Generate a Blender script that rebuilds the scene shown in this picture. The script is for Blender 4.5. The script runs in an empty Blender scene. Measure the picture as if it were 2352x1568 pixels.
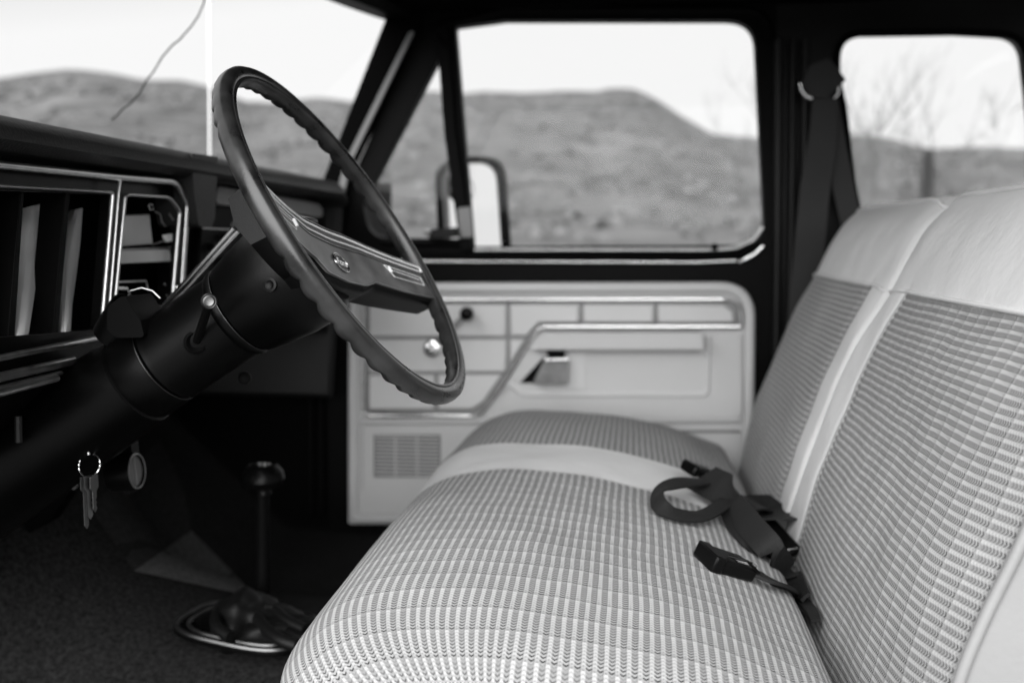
import bpy, bmesh, math, random
from mathutils import Vector, Matrix, noise
from mathutils.geometry import tessellate_polygon
random.seed(7)
R = math.radians
scene = bpy.context.scene

# ---------------------------------------------------------------- camera
CAM = Vector((0.0, -1.42, 1.40)); YAW = R(6.8); PIT = R(5.8); FPX = 2287.0
cd = bpy.data.cameras.new('camera'); cam = bpy.data.objects.new('camera', cd)
scene.collection.objects.link(cam); scene.camera = cam
cam.location = CAM; cam.rotation_euler = (R(90) - PIT, 0, YAW)
cd.sensor_width = 36; cd.lens = 35.0; cd.clip_start = 0.02; cd.clip_end = 5000
cd.dof.use_dof = True; cd.dof.focus_distance = 0.98; cd.dof.aperture_fstop = 3.2; cd.dof.aperture_blades = 8

# ---------------------------------------------------------------- sky, sun, exposure
SUN_EL, SUN_AZ = R(22), R(192)
w = bpy.data.worlds.new('World'); scene.world = w; w.use_nodes = True
nt = w.node_tree; bg = nt.nodes['Background']
sky = nt.nodes.new('ShaderNodeTexSky'); sky.sky_type = 'NISHITA'; sky.sun_disc = False
sky.sun_elevation = SUN_EL; sky.sun_rotation = SUN_AZ; sky.air_density = 1.0; sky.dust_density = 1.0; sky.ozone_density = 1.0
bw = nt.nodes.new('ShaderNodeRGBToBW')
nt.links.new(sky.outputs[0], bw.inputs[0]); cl = nt.nodes.new('ShaderNodeMath'); cl.operation = 'MINIMUM'; cl.inputs[1].default_value = 4.2   # thin even cloud: no hot spot round the sun
nt.links.new(bw.outputs[0], cl.inputs[0]); fl_ = nt.nodes.new('ShaderNodeMath'); fl_.operation = 'MAXIMUM'; fl_.inputs[1].default_value = 3.7   # overcast: the cloud evens the sky out
nt.links.new(cl.outputs[0], fl_.inputs[0]); nt.links.new(fl_.outputs[0], bg.inputs[0])
bg.inputs[1].default_value = 0.15
sd = bpy.data.lights.new('sun', 'SUN'); sun = bpy.data.objects.new('sun', sd); scene.collection.objects.link(sun)
sd.energy = 4.9; sd.angle = R(75); sd.color = (1, 1, 1)
sdir = Vector((math.sin(SUN_AZ) * math.cos(SUN_EL), math.cos(SUN_AZ) * math.cos(SUN_EL), math.sin(SUN_EL)))
sun.rotation_euler = sdir.to_track_quat('Z', 'Y').to_euler()
scene.view_settings.view_transform = 'Standard'; scene.view_settings.look = 'None'
scene.view_settings.gamma = 1; scene.view_settings.use_curve_mapping = False
scene.view_settings.exposure = 0.62
scene.render.engine = 'CYCLES'
scene.cycles.use_denoising = True
scene.cycles.max_bounces = 8; scene.cycles.transparent_max_bounces = 16
scene.cycles.caustics_reflective = False; scene.cycles.caustics_refractive = False

# ---------------------------------------------------------------- ray helpers (photo pixels, 2352 wide)
cy_, sy_, cp_, sp_ = math.cos(YAW), math.sin(YAW), math.cos(PIT), math.sin(PIT)
RT = Vector((cy_, sy_, 0)); FW = Vector((-sy_ * cp_, cy_ * cp_, -sp_)); UP = Vector((-sy_ * sp_, cy_ * sp_, cp_))
def ray(u, v): return FW + RT * ((u - 1176) / FPX) + UP * ((784 - v) / FPX)
def at(u, v, X=None, Y=None, Z=None):
    d = ray(u, v)
    t = (X - CAM.x) / d.x if X is not None else (Y - CAM.y) / d.y if Y is not None else (Z - CAM.z) / d.z
    return CAM + d * t
def atplane(u, v, p0, n):
    d = ray(u, v); return CAM + d * ((p0 - CAM).dot(n) / d.dot(n))

# ---------------------------------------------------------------- materials
def newmat(name):
    m = bpy.data.materials.new(name); m.use_nodes = True
    return m, m.node_tree, m.node_tree.nodes['Principled BSDF']
def mat(name, c, rough=0.5, metal=0.0, bump=0.0, scale=200, var=0.0, vscale=6, coat=0.0, spec=0.5, stretch=None):
    m, t, b = newmat(name)
    b.inputs['Base Color'].default_value = (c, c, c, 1); b.inputs['Roughness'].default_value = rough
    b.inputs['Metallic'].default_value = metal; b.inputs['Coat Weight'].default_value = coat
    b.inputs['Specular IOR Level'].default_value = spec
    tc = t.nodes.new('ShaderNodeTexCoord')
    src = tc.outputs['Object']
    if stretch:
        mp = t.nodes.new('ShaderNodeMapping'); mp.inputs['Scale'].default_value = stretch
        t.links.new(src, mp.inputs[0]); src = mp.outputs[0]
    if bump:
        n = t.nodes.new('ShaderNodeTexNoise'); n.inputs['Scale'].default_value = scale; n.inputs['Detail'].default_value = 3
        bp = t.nodes.new('ShaderNodeBump'); bp.inputs['Strength'].default_value = bump; bp.inputs['Distance'].default_value = 0.001
        t.links.new(src, n.inputs[0]); t.links.new(n.outputs[0], bp.inputs['Height']); t.links.new(bp.outputs[0], b.inputs['Normal'])
    if var:
        n = t.nodes.new('ShaderNodeTexNoise'); n.inputs['Scale'].default_value = vscale; n.inputs['Detail'].default_value = 5
        mr = t.nodes.new('ShaderNodeMapRange'); mr.inputs[1].default_value = 0.3; mr.inputs[2].default_value = 0.7
        mr.inputs[3].default_value = c * (1 - var); mr.inputs[4].default_value = c * (1 + var)
        t.links.new(src, n.inputs[0]); t.links.new(n.outputs[0], mr.inputs[0]); t.links.new(mr.outputs[0], b.inputs['Base Color'])
        mr2 = t.nodes.new('ShaderNodeMapRange'); mr2.inputs[3].default_value = max(0, rough - .12); mr2.inputs[4].default_value = min(1, rough + .12)
        t.links.new(n.outputs[0], mr2.inputs[0]); t.links.new(mr2.outputs[0], b.inputs['Roughness'])
    return m
M = {}
M['black'] = mat('black_paint', 0.003, 0.5, var=0.3, spec=0.05)
M['gloss'] = mat('black_enamel', 0.003, 0.3, var=0.3, spec=0.10)
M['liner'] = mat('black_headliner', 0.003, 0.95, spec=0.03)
M['plastic'] = mat('black_grained_plastic', 0.0012, 0.30, bump=0.3, scale=900, var=0.25, spec=0.14)
M['boot'] = mat('gear_boot_rubber', 0.003, 0.52, bump=0.2, scale=120, spec=0.22)
M['rubber'] = mat('black_rubber', 0.002, 0.6, bump=0.2, scale=90, spec=0.06)
M['pad'] = mat('dash_vinyl', 0.010, 0.5, bump=0.6, scale=260, var=0.2, spec=0.3)
M['rim'] = mat('worn_rim_plastic', 0.020, 0.30, bump=0.08, scale=300, var=0.7, vscale=30, spec=0.5)
M['chrome'] = mat('chrome', 0.75, 0.16, metal=1, var=0.08, vscale=40)
M['trimmetal'] = mat('brushed_trim_metal', 0.5, 0.33, metal=1, var=0.15, vscale=60)
M['panel'] = mat('door_vinyl', 0.55, 0.5, bump=0.15, scale=350, var=0.03, spec=0.35)
M['panel2'] = mat('door_padded_vinyl', 0.60, 0.5, bump=0.25, scale=250, var=0.03, spec=0.35)
M['vinyl'] = mat('seat_vinyl', 0.68, 0.42, bump=0.25, scale=70, var=0.04, vscale=8, spec=0.4)
M['bright'] = mat('satin_bright_metal', 0.85, 0.3, metal=0, var=0.06, vscale=60)
M['band'] = mat('ribbed_grey_band', 0.07, 0.4, var=0.2, vscale=30)
M['pillar'] = mat('pillar_paint', 0.008, 0.4, var=0.3, spec=0.15)
M['web2'] = mat('faded_belt_webbing', 0.032, 0.65, bump=0.5, scale=300, var=0.2, spec=0.15)
M['vane'] = mat('vent_vane_metal', 0.7, 0.45, var=0.15)
M['dullmetal'] = mat('dull_metal', 0.15, 0.4, metal=1, var=0.2, vscale=40)
M['vinyl_shaded'] = mat('shaded_seat_vinyl', 0.26, 0.45, bump=0.35, scale=160, var=0.05, vscale=8, spec=0.3)  # seat vinyl with shade put into the colour, against strong light
M['grey'] = mat('grey_plastic', 0.16, 0.5, var=0.15)
M['greypaint'] = mat('grey_painted_metal', 0.12, 0.4, var=0.06)
M['white'] = mat('white_plastic', 0.85, 0.4)
M['carpet'] = mat('charcoal_carpet', 0.016, 0.95, bump=1.0, scale=420, var=0.55, vscale=160, spec=0.05)
M['toe_lit_carpet'] = mat('lit_toe_board_carpet', 0.026, 0.95, bump=1.0, scale=420, var=0.35, vscale=120, spec=0.05)  # carpet colour lightened where the toe board gets too little light
M['light_patch'] = mat('lit_carpet', 0.075, 0.95, bump=1.0, scale=420, var=0.3, vscale=120, spec=0.05)  # carpet with a patch of light put into its colour
M['web'] = mat('belt_webbing', 0.014, 0.65, bump=0.6, scale=300, var=0.2, spec=0.15)
M['wood'] = mat('wood_grain_insert', 0.10, 0.38, var=0.6, vscale=30, spec=0.5)
M['post'] = mat('weathered_post', 0.018, 0.9, var=0.3, vscale=9)
M['twig'] = mat('grey_bark', 0.06, 0.9, var=0.3, vscale=20)
M['mirror'] = mat('mirror_glass', 0.95, 0.02, metal=1)
M['greenery'] = mat('dry_scrub', 0.14, 0.95, var=0.6, vscale=1.2, spec=0.1)

def glassmat(name, fac=0.05, tint=0.95):
    m = bpy.data.materials.new(name); m.use_nodes = True; t = m.node_tree; t.nodes.clear()
    o = t.nodes.new('ShaderNodeOutputMaterial'); mx = t.nodes.new('ShaderNodeMixShader')
    tr = t.nodes.new('ShaderNodeBsdfTransparent'); gl = t.nodes.new('ShaderNodeBsdfGlossy')
    tr.inputs[0].default_value = (tint, tint, tint, 1); gl.inputs['Roughness'].default_value = 0.02
    mx.inputs[0].default_value = fac
    t.links.new(tr.outputs[0], mx.inputs[1]); t.links.new(gl.outputs[0], mx.inputs[2]); t.links.new(mx.outputs[0], o.inputs[0])
    return m
M['glass'] = glassmat('window_glass', 0.004, 0.98)

class NX:   # tiny node-expression builder
    def __init__(s, t): s.t = t
    def m(s, op, a, b=None, c=None):
        n = s.t.nodes.new('ShaderNodeMath'); n.operation = op
        for i, v in enumerate((a, b, c)):
            if v is None: continue
            if isinstance(v, (int, float)): n.inputs[i].default_value = v
            else: s.t.links.new(v, n.inputs[i])
        return n.outputs[0]
    def rng(s, v, a, b, c=0.0, d=1.0, smooth=True):
        n = s.t.nodes.new('ShaderNodeMapRange'); n.interpolation_type = 'SMOOTHSTEP' if smooth else 'LINEAR'
        s.t.links.new(v, n.inputs[0])
        for i, x in enumerate((a, b, c, d)): n.inputs[i + 1].default_value = x
        return n.outputs[0]

def weave_mat(name, s_vinyl=None, rib=0.0098, cell=0.031, strip=0.098, bridge=0.25):
    """woven cloth ribs running across the seat; UV.x = arc length, UV.y = distance across (metres)"""
    m, t, b = newmat(name); X = NX(t)
    uv = t.nodes.new('ShaderNodeUVMap'); uv.uv_map = 'UVMap'
    sp = t.nodes.new('ShaderNodeSeparateXYZ'); t.links.new(uv.outputs[0], sp.inputs[0])
    U, V = sp.outputs[0], sp.outputs[1]
    wob = t.nodes.new('ShaderNodeTexNoise'); wob.inputs['Scale'].default_value = 9; t.links.new(uv.outputs[0], wob.inputs[0])
    wv = X.m('MULTIPLY', X.m('SUBTRACT', wob.outputs[0], 0.5), 0.004)
    Uw = X.m('ADD', U, wv); Vw = X.m('ADD', V, wv)
    fu = X.m('FRACT', X.m('DIVIDE', Uw, rib)); fv = X.m('FRACT', X.m('DIVIDE', Vw, cell))
    tri = X.m('ABSOLUTE', X.m('SUBTRACT', fu, 0.5))                # 0 in the middle of the dark gap, .5 on the light rib
    ribm = X.rng(X.m('ADD', tri, X.m('MULTIPLY', X.m('SINE', X.m('MULTIPLY', fv, 3.1416)), -0.03)), 0.18, 0.34)
    kn = X.m('SINE', X.m('MULTIPLY', X.m('SUBTRACT', X.m('DIVIDE', Vw, cell / 8.0), X.m('MULTIPLY', tri, 1.7)), 6.2832))
    knit = X.rng(kn, 0.0, 0.85)
    near = X.m('SUBTRACT', 1.0, fv)                                # the stitches open towards one end of every cell
    near2 = X.m('MULTIPLY', near, near)
    gapc = X.m('SUBTRACT', X.m('ADD', 0.215, X.m('MULTIPLY', near, 0.17)), X.m('MULTIPLY', knit, X.m('ADD', 0.03, X.m('MULTIPLY', near, 0.38))))
    core = X.rng(tri, 0.42, 0.49)
    ribc = X.m('SUBTRACT', 0.46, X.m('MULTIPLY', knit, X.m('ADD', 0.085, X.m('MULTIPLY', core, X.m('MULTIPLY', near, 0.22)))))
    ribm2 = X.m('MAXIMUM', ribm, X.m('MULTIPLY', X.rng(fv, 0.86, 0.93), bridge))
    col = X.m('ADD', X.m('MULTIPLY', gapc, X.m('SUBTRACT', 1.0, ribm2)), X.m('MULTIPLY', ribc, ribm2))
    wl = X.m('ADD', fv, X.m('MULTIPLY', tri, -0.10))
    dline = X.m('SUBTRACT', X.rng(wl, -0.04, 0.0), X.rng(wl, 0.03, 0.07))
    col = X.m('MULTIPLY', col, X.m('SUBTRACT', 1.0, X.m('MULTIPLY', dline, 0.22)))
    dirt = t.nodes.new('ShaderNodeTexNoise'); dirt.inputs['Scale'].default_value = 5; dirt.inputs['Detail'].default_value = 4
    t.links.new(uv.outputs[0], dirt.inputs[0])
    col = X.m('MULTIPLY', col, X.rng(dirt.outputs[0], 0.3, 0.7, 0.94, 1.04))
    saw = X.m('SINE', X.m('MULTIPLY', fv, 3.1416))
    hgt = X.m('ADD', X.m('MULTIPLY', ribm, 0.6), X.m('MULTIPLY', X.m('POWER', saw, 0.6), 0.8))
    hgt = X.m('SUBTRACT', hgt, X.m('MULTIPLY', knit, 0.22))
    # vinyl areas: middle strip, and everything above s_vinyl
    aV = X.m('ABSOLUTE', V)
    vin = X.rng(aV, strip - 0.001, strip + 0.001, 1.0, 0.0)
    if s_vinyl: vin = X.m('MAXIMUM', vin, X.rng(U, s_vinyl - 0.001, s_vinyl + 0.001))
    g1 = X.rng(X.m('ABSOLUTE', X.m('SUBTRACT', aV, strip)), 0.0, 0.005, -1.2, 0.0)
    if s_vinyl:
        g1 = X.m('MULTIPLY', g1, X.rng(U, s_vinyl - 0.001, s_vinyl + 0.001, 1.0, 0.0))
    inv = X.m('SUBTRACT', 1.0, vin)
    fin = X.m('ADD', X.m('MULTIPLY', col, inv), X.m('MULTIPLY', vin, 0.66))
    if s_vinyl: fin = X.m('MULTIPLY', fin, X.rng(X.m('ABSOLUTE', X.m('ADD', V, wv)), 0.0008, 0.0024, 0.25, 1.0))   # dark stitched joint between the two halves
    nz = t.nodes.new('ShaderNodeTexNoise'); nz.inputs['Scale'].default_value = 60; t.links.new(uv.outputs[0], nz.inputs[0])
    nz2 = t.nodes.new('ShaderNodeTexNoise'); nz2.inputs['Scale'].default_value = 9; t.links.new(uv.outputs[0], nz2.inputs[0])
    vh = X.m('ADD', X.m('MULTIPLY', nz.outputs[0], 0.6), X.m('MULTIPLY', nz2.outputs[0], 1.8))
    hh = X.m('ADD', X.m('ADD', X.m('MULTIPLY', hgt, inv), X.m('MULTIPLY', vin, vh)), g1)
    bp = t.nodes.new('ShaderNodeBump'); bp.inputs['Distance'].default_value = 0.0016; bp.inputs['Strength'].default_value = 0.75
    t.links.new(hh, bp.inputs['Height']); t.links.new(bp.outputs[0], b.inputs['Normal'])
    t.links.new(fin, b.inputs['Base Color'])
    t.links.new(X.rng(vin, 0, 1, 0.8, 0.42), b.inputs['Roughness']); b.inputs['Specular IOR Level'].default_value = 0.35
    return m
M['weave'] = weave_mat('woven_seat_cloth')

# ---------------------------------------------------------------- mesh helpers
class MB:
    def __init__(s): s.v = []; s.f = []; s.uv = None
    def add(s, vs, fs):
        o = len(s.v); s.v += [Vector(p) for p in vs]; s.f += [tuple(i + o for i in f) for f in fs]; return s
    def box(s, c, size, rot=None):
        h = Vector(size) / 2; r = rot or Matrix.Identity(3); c = Vector(c)
        vs = [c + r @ Vector((sx * h.x, sy * h.y, sz * h.z)) for sx in (-1, 1) for sy in (-1, 1) for sz in (-1, 1)]
        return s.add(vs, [(0, 1, 3, 2), (4, 6, 7, 5), (0, 4, 5, 1), (2, 3, 7, 6), (0, 2, 6, 4), (1, 5, 7, 3)])
    def grid(s, rows, closeu=False, closev=False):
        n, k = len(rows), len(rows[0]); o = len(s.v)
        for r_ in rows: s.v += [Vector(p) for p in r_]
        for i in range(n if closeu else n - 1):
            for j in range(k if closev else k - 1):
                a, b_ = i, (i + 1) % n; c, d = j, (j + 1) % k
                s.f.append((o + a * k + c, o + a * k + d, o + b_ * k + d, o + b_ * k + c))
        return s
    def sweep(s, path, sec, up=(0, 0, 1), closed=False, caps=True, scale=None):
        """sec: list of (a,b) offsets: a along side vector, b along up vector"""
        P = [Vector(p) for p in path]; n = len(P); rows = []; up = Vector(up)
        for i, p in enumerate(P):
            if closed: t = P[(i + 1) % n] - P[i - 1]
            else: t = P[min(i + 1, n - 1)] - P[max(i - 1, 0)]
            t.normalize(); side = t.cross(up)
            if side.length < 1e-4: side = t.cross(Vector((1, 0, 0)))
            side.normalize(); u2 = side.cross(t).normalized(); k = scale[i] if scale else 1
            rows.append([p + side * a * k + u2 * b * k for a, b in sec])
        o = len(s.v); s.grid(rows, closed, True); m = len(sec)
        if caps and not closed:
            s.f.append(tuple(o + j for j in range(m))[::-1]); s.f.append(tuple(o + (n - 1) * m + j for j in range(m)))
        return s
    def tube(s, path, r, seg=12, closed=False, scale=None, up=(0, 0, 1)):
        return s.sweep(path, [(r * math.cos(2 * math.pi * k / seg), r * math.sin(2 * math.pi * k / seg)) for k in range(seg)], up, closed, True, scale)
    def lathe(s, o, ax, prof, seg=48, ell=1.0):
        """prof: (distance along ax, radius)"""
        o = Vector(o); ax = Vector(ax).normalized(); e = ax.cross(Vector((0, 1, 0)))
        if e.length < .01: e = ax.cross(Vector((1, 0, 0)))
        e.normalize(); g = ax.cross(e)
        rows = [[o + ax * k + e * r_ * math.cos(2 * math.pi * j / seg) + g * r_ * ell * math.sin(2 * math.pi * j / seg) for j in range(seg)] for k, r_ in prof]
        b0 = len(s.v); s.grid(rows, False, True); n = len(prof)
        if prof[0][1] > 0: s.f.append(tuple(b0 + j for j in range(seg))[::-1])
        if prof[-1][1] > 0: s.f.append(tuple(b0 + (n - 1) * seg + j for j in range(seg)))
        return s
    def plate(s, outer, holes, ext):
        """outer, holes: coplanar 3-D loops; ext: extrusion vector"""
        loops = [[Vector(p) for p in outer]] + [[Vector(p) for p in h] for h in holes]; ext = Vector(ext)
        tris = tessellate_polygon(loops); allp = [p for l in loops for p in l]; n = len(allp); o = len(s.v)
        s.v += allp + [p + ext for p in allp]
        for t in tris:
            s.f.append(tuple(o + i for i in t)); s.f.append(tuple(o + n + i for i in reversed(t)))
        b_ = 0
        for l in loops:
            k = len(l)
            for i in range(k):
                j = (i + 1) % k; s.f.append((o + b_ + i, o + b_ + j, o + n + b_ + j, o + n + b_ + i))
            b_ += k
        return s
    def build(s, name, m, parent=None, smooth=35, bevel=0, bseg=2, subsurf=0):
        me = bpy.data.meshes.new(name); me.from_pydata([tuple(p) for p in s.v], [], s.f)
        bm = bmesh.new(); bm.from_mesh(me); bmesh.ops.remove_doubles(bm, verts=bm.verts, dist=1e-6)
        bmesh.ops.recalc_face_normals(bm, faces=bm.faces); bm.to_mesh(me); bm.free()
        if isinstance(m, str): m = M[m]
        me.materials.append(m)
        o = bpy.data.objects.new(name, me); scene.collection.objects.link(o)
        if smooth:
            me.polygons.foreach_set('use_smooth', [True] * len(me.polygons)); me.set_sharp_from_angle(angle=R(smooth))
        if bevel:
            bv = o.modifiers.new('bevel', 'BEVEL'); bv.width = bevel; bv.segments = bseg; bv.limit_method = 'ANGLE'; bv.angle_limit = R(40); bv.harden_normals = False
        if parent is not None: attach(o, parent)
        return o
def attach(o, parent):
    o.parent = parent; o.matrix_parent_inverse = parent.matrix_world.inverted()
def tag(o, label=None, cat=None, group=None, kind=None):
    if label: o['label'] = label
    if cat: o['category'] = cat
    if group: o['group'] = group
    if kind: o['kind'] = kind
    return o
def empty(name, loc=(0, 0, 0)):
    o = bpy.data.objects.new(name, None); scene.collection.objects.link(o); o.location = loc
    bpy.context.view_layer.update(); return o
def rpoly(pts, n=8):
    """pts: (u,v) or (u,v,radius) -> rounded outline"""
    out = []; k = len(pts)
    for i, p in enumerate(pts):
        r_ = p[2] if len(p) > 2 else 0; P = Vector(p[:2])
        if not r_: out.append(tuple(P)); continue
        A = (Vector(pts[i - 1][:2]) - P).normalized(); B = (Vector(pts[(i + 1) % k][:2]) - P).normalized()
        ang = A.angle(B); tl = r_ / math.tan(ang / 2)
        a = P + A * tl; b_ = P + B * tl
        for j in range(n + 1):
            t = j / n; out.append(tuple(a * (1 - t) ** 2 + P * 2 * t * (1 - t) + b_ * t * t))
    return out
def ropen(pts, n=8):
    f = rpoly([pts[0][:2]] + list(pts[1:-1]) + [pts[-1][:2]], n); return f
def YP(pts, Y): return [at(u, v, Y=Y) for u, v in pts]
def XP(pts, X): return [at(u, v, X=X) for u, v in pts]
def smoothpath(pts, n=8):
    P = [Vector(p) for p in pts]; out = []
    for i in range(len(P) - 1):
        p0, p1, p2, p3 = P[max(i - 1, 0)], P[i], P[i + 1], P[min(i + 2, len(P) - 1)]
        for j in range(n):
            t = j / n; out.append(0.5 * ((2 * p1) + (p2 - p0) * t + (2 * p0 - 5 * p1 + 4 * p2 - p3) * t * t + (3 * p1 - p0 - 3 * p2 + p3) * t ** 3))
    out.append(P[-1]); return out
def lerp1(xs, ys, x):
    if x <= xs[0]: return ys[0]
    for i in range(len(xs) - 1):
        if x <= xs[i + 1]:
            t = (x - xs[i]) / (xs[i + 1] - xs[i]); return ys[i] + (ys[i + 1] - ys[i]) * t
    return ys[-1]
FLAT = lambda a, b: [(-a, -b), (a, -b), (a * .9, b), (-a * .9, b)]
HALF = lambda a, b: [(a * math.cos(t), b * math.sin(t)) for t in [math.pi * k / 8 for k in range(9)]] + [(-a, -b * .3), (a, -b * .3)]

# ================================================================= OUTSIDE
ridge = [(-400, 240), (-150, 205), (0, 178), (100, 164), (165, 158), (240, 165), (330, 184), (420, 184), (480, 198), (560, 232), (640, 236), (700, 226), (740, 224),
         (790, 233), (880, 233), (940, 212), (990, 209), (1060, 216), (1110, 210), (1200, 213), (1290, 208), (1370, 210), (1410, 202), (1460, 205), (1500, 224),
         (1560, 262), (1620, 300), (1650, 311), (1745, 318), (1850, 310), (1960, 308), (2050, 320), (2130, 342), (2250, 338), (2352, 340), (2600, 380), (2900, 440)]
rb, re = [], []
for u, v in ridge:
    d = ray(u, v); rb.append(math.atan2(d.x, d.y)); re.append(d.z / math.hypot(d.x, d.y))
def ridge_elev(b):
    if b < rb[0]: return max(0.03, re[0] - (rb[0] - b) * .12)
    if b > rb[-1]: return max(0.015, re[-1] - (b - rb[-1]) * .05)
    return lerp1(rb, re, b)
RR = 420.0
def terrain(x, y):
    r_ = math.hypot(x, y - CAM.y); b = math.atan2(x, y - CAM.y)
    top = 1.4 + ridge_elev(b) * RR
    if r_ < 25: base = 0
    elif r_ < RR: base = top * ((r_ - 25) / (RR - 25)) ** 1.45
    else: base = top * max(0.0, 1 - (r_ - RR) / 500)
    n = noise.fractal(Vector((x, y, 0)) / 40, 1.0, 2.0, 5) * min(1, max(0, (r_ - 20) / 150)) * 4 * (1 if r_ < RR * .8 else .1)
    n2 = noise.fractal(Vector((x, y, 3)) / 9, 1.0, 2.0, 3) * min(1, max(0, (r_ - 8) / 60)) * 0.3
    return base + min(n, 2.5) + n2
def ground_mat():
    m, t, b = newmat('dry_scrub_hillside'); X = NX(t)
    tc = t.nodes.new('ShaderNodeTexCoord')
    def nz(scale, det=6):
        n = t.nodes.new('ShaderNodeTexNoise'); n.inputs['Scale'].default_value = scale; n.inputs['Detail'].default_value = det; n.inputs['Roughness'].default_value = .6
        t.links.new(tc.outputs['Object'], n.inputs[0]); return n.outputs[0]
    a, c, e = nz(0.03), nz(0.12), nz(0.6)
    s = X.m('ADD', X.m('ADD', X.m('MULTIPLY', a, 0.35), X.m('MULTIPLY', c, 0.4)), X.m('MULTIPLY', e, 0.25))
    t.links.new(X.rng(s, 0.40, 0.60, 0.080, 0.185, False), b.inputs['Base Color'])
    b.inputs['Roughness'].default_value = .95; b.inputs['Specular IOR Level'].default_value = .1
    return m
gm = ground_mat()
M['sand'] = mat('pale_sandy_ground', 0.34, 0.95, var=0.15, vscale=2, spec=0.1)
mb = MB(); rows = []
rs = [0, 4, 8, 12, 18, 25, 33, 42, 54, 68, 84, 102, 122, 145, 170, 198, 228, 260, 292, 324, 354, 380, 402, 420, 445, 480, 560, 680, 850, 1000, 1600]
NB = 520
for r_ in rs:
    rows.append([(r_ * math.sin(2 * math.pi * j / NB), CAM.y + r_ * math.cos(2 * math.pi * j / NB), terrain(r_ * math.sin(2 * math.pi * j / NB), CAM.y + r_ * math.cos(2 * math.pi * j / NB)) if r_ else 0) for j in range(NB)])
nring = 6
g = MB().grid(rows[:nring + 1], False, True).build('ground', 'sand'); tag(g, kind='structure')
h = MB().grid(rows[nring:], False, True).build('hills', gm); tag(h, kind='structure')
# scrub bushes on the slopes: uncountable ground cover
sc = MB()
ico = bmesh.new(); bmesh.ops.create_icosphere(ico, subdivisions=1, radius=1); iv = [v.co.copy() for v in ico.verts]; ifc = [tuple(v.index for v in f.verts) for f in ico.faces]; ico.free()
for i in range(1900):
    b = random.uniform(R(-42), R(30)); r_ = 14 + 380 * random.random() ** 1.3
    x, y = r_ * math.sin(b), CAM.y + r_ * math.cos(b); z = terrain(x, y); s_ = random.uniform(.3, .8) * (0.5 + r_ / 180)
    if r_ < 30: s_ = random.uniform(.25, .5)
    q = random.random() * 6
    sc.add([Vector((x, y, z)) + Vector((p.x * s_ * 1.3, p.y * s_ * 1.3, max(-.2, p.z) * s_ * 1.05)) * (1 + .5 * noise.noise(p * 2 + Vector((q, i, 0)))) for p in iv], ifc)
tag(sc.build('scrub', 'greenery', smooth=0), kind='stuff', label='low dry scrub bushes scattered over the hillsides', cat='scrub')
# bare shrubs
def bare_shrub(u, vtop, vbase_z, dist, label, seed, n=26, spread=.5):
    rnd = random.Random(seed); d = ray(u, vtop); k = dist / math.hypot(d.x, d.y); top = CAM + d * k
    base = Vector((top.x, top.y, terrain(top.x, top.y) - .05)); H = top.z - base.z
    root = empty('bare_shrub', base); tag(root, label, 'shrub', 'bare shrubs beside the truck')
    mb = MB(); tw = MB()
    def branch(p, dr, L, r_, dep, m_):
        pts = [p]; q = p.copy(); dd = dr.copy()
        for i in range(5):
            dd = (dd + Vector((rnd.uniform(-.16, .16), rnd.uniform(-.16, .16), rnd.uniform(-.05, .12)))).normalized(); q = q + dd * L / 5; pts.append(q.copy())
        m_.tube(pts, r_, 5, scale=[1, .85, .7, .55, .4, .25])
        if dep:
            for c in range(rnd.randint(5, 7)):
                j = rnd.randint(1, 5); a = (dd + Vector((rnd.uniform(-.9, .9), rnd.uniform(-.9, .9), rnd.uniform(-.3, .5)))).normalized()
                branch(pts[j], a, L * rnd.uniform(.3, .55), r_ * .5, dep - 1, tw)
    for i in range(n):
        a = rnd.uniform(0, 6.28); t = rnd.uniform(.05, spread)
        branch(base + Vector((rnd.uniform(-.1, .1), rnd.uniform(-.1, .1), 0)), Vector((math.cos(a) * t, math.sin(a) * t, 1)).normalized(), H * rnd.uniform(.45, .8), .009 * dist / 8, 3, mb)
    mb.build('stem', 'twig', root, smooth=60); tw.build('twigs', 'twig', root, smooth=60)
bare_shrub(2030, 165, 0, 9.0, 'bare leafless shrub seen through the quarter window behind the seat', 3, 15, .6)
bare_shrub(1712, 235, 0, 14.0, 'thin bare shrub at the right edge of the passenger side window', 5, 3, .5)
bare_shrub(2230, 318, 0, 12.0, 'low faint bare shrub right of the fence post', 8, 6, 1.1)
# fence post
p = at(2134, 345, Y=13.0); zt = p.z; zb = terrain(p.x, p.y)
fp = MB().lathe((p.x, p.y, zb - .2), (0, 0, 1), [(0, .085), (1.0, .082), (zt - zb + .15, .075), (zt - zb + .2, .05)], 10).build('fence_post', 'post')
tag(fp, 'dark weathered fence post standing beyond the quarter window', 'fence post')

# ================================================================= TRUCK
truck = empty('pickup_truck', (0, 0, 0))
tag(truck, 'old pickup truck cab with pale woven bench seat and black dashboard', 'pickup truck')
T = truck
# ---- body side behind the passenger door, with the quarter window
DY = 0.80
qwin = rpoly([(1922, 78, 62), (2200, 74), (2352, 82, 60), (2400, 500, 40), (1985, 560, 30), (1958, 420), (1936, 240), (1922, 180)])
outer = [(1762, -40), (2900, -120), (2900, 1900), (1762, 1400)]
mb = MB().plate(YP(outer, DY + .02), [YP(qwin, DY + .02)], (0, .05, 0))
mb.build('cab_side', 'pillar', T, bevel=.006)
MB().sweep(YP(qwin, DY + .017), [(.008 * math.cos(t), .008 * math.sin(t)) for t in [k * math.pi / 4 for k in range(8)]], (0, 1, 0), True).build('window_seal', 'rubber', T)
MB().plate(YP(rpoly([(1915, 70, 62), (2360, 75, 60), (2405, 505), (1960, 565)]), DY + .045), [], (0, .003, 0)).build('quarter_window', 'glass', T)
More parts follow.
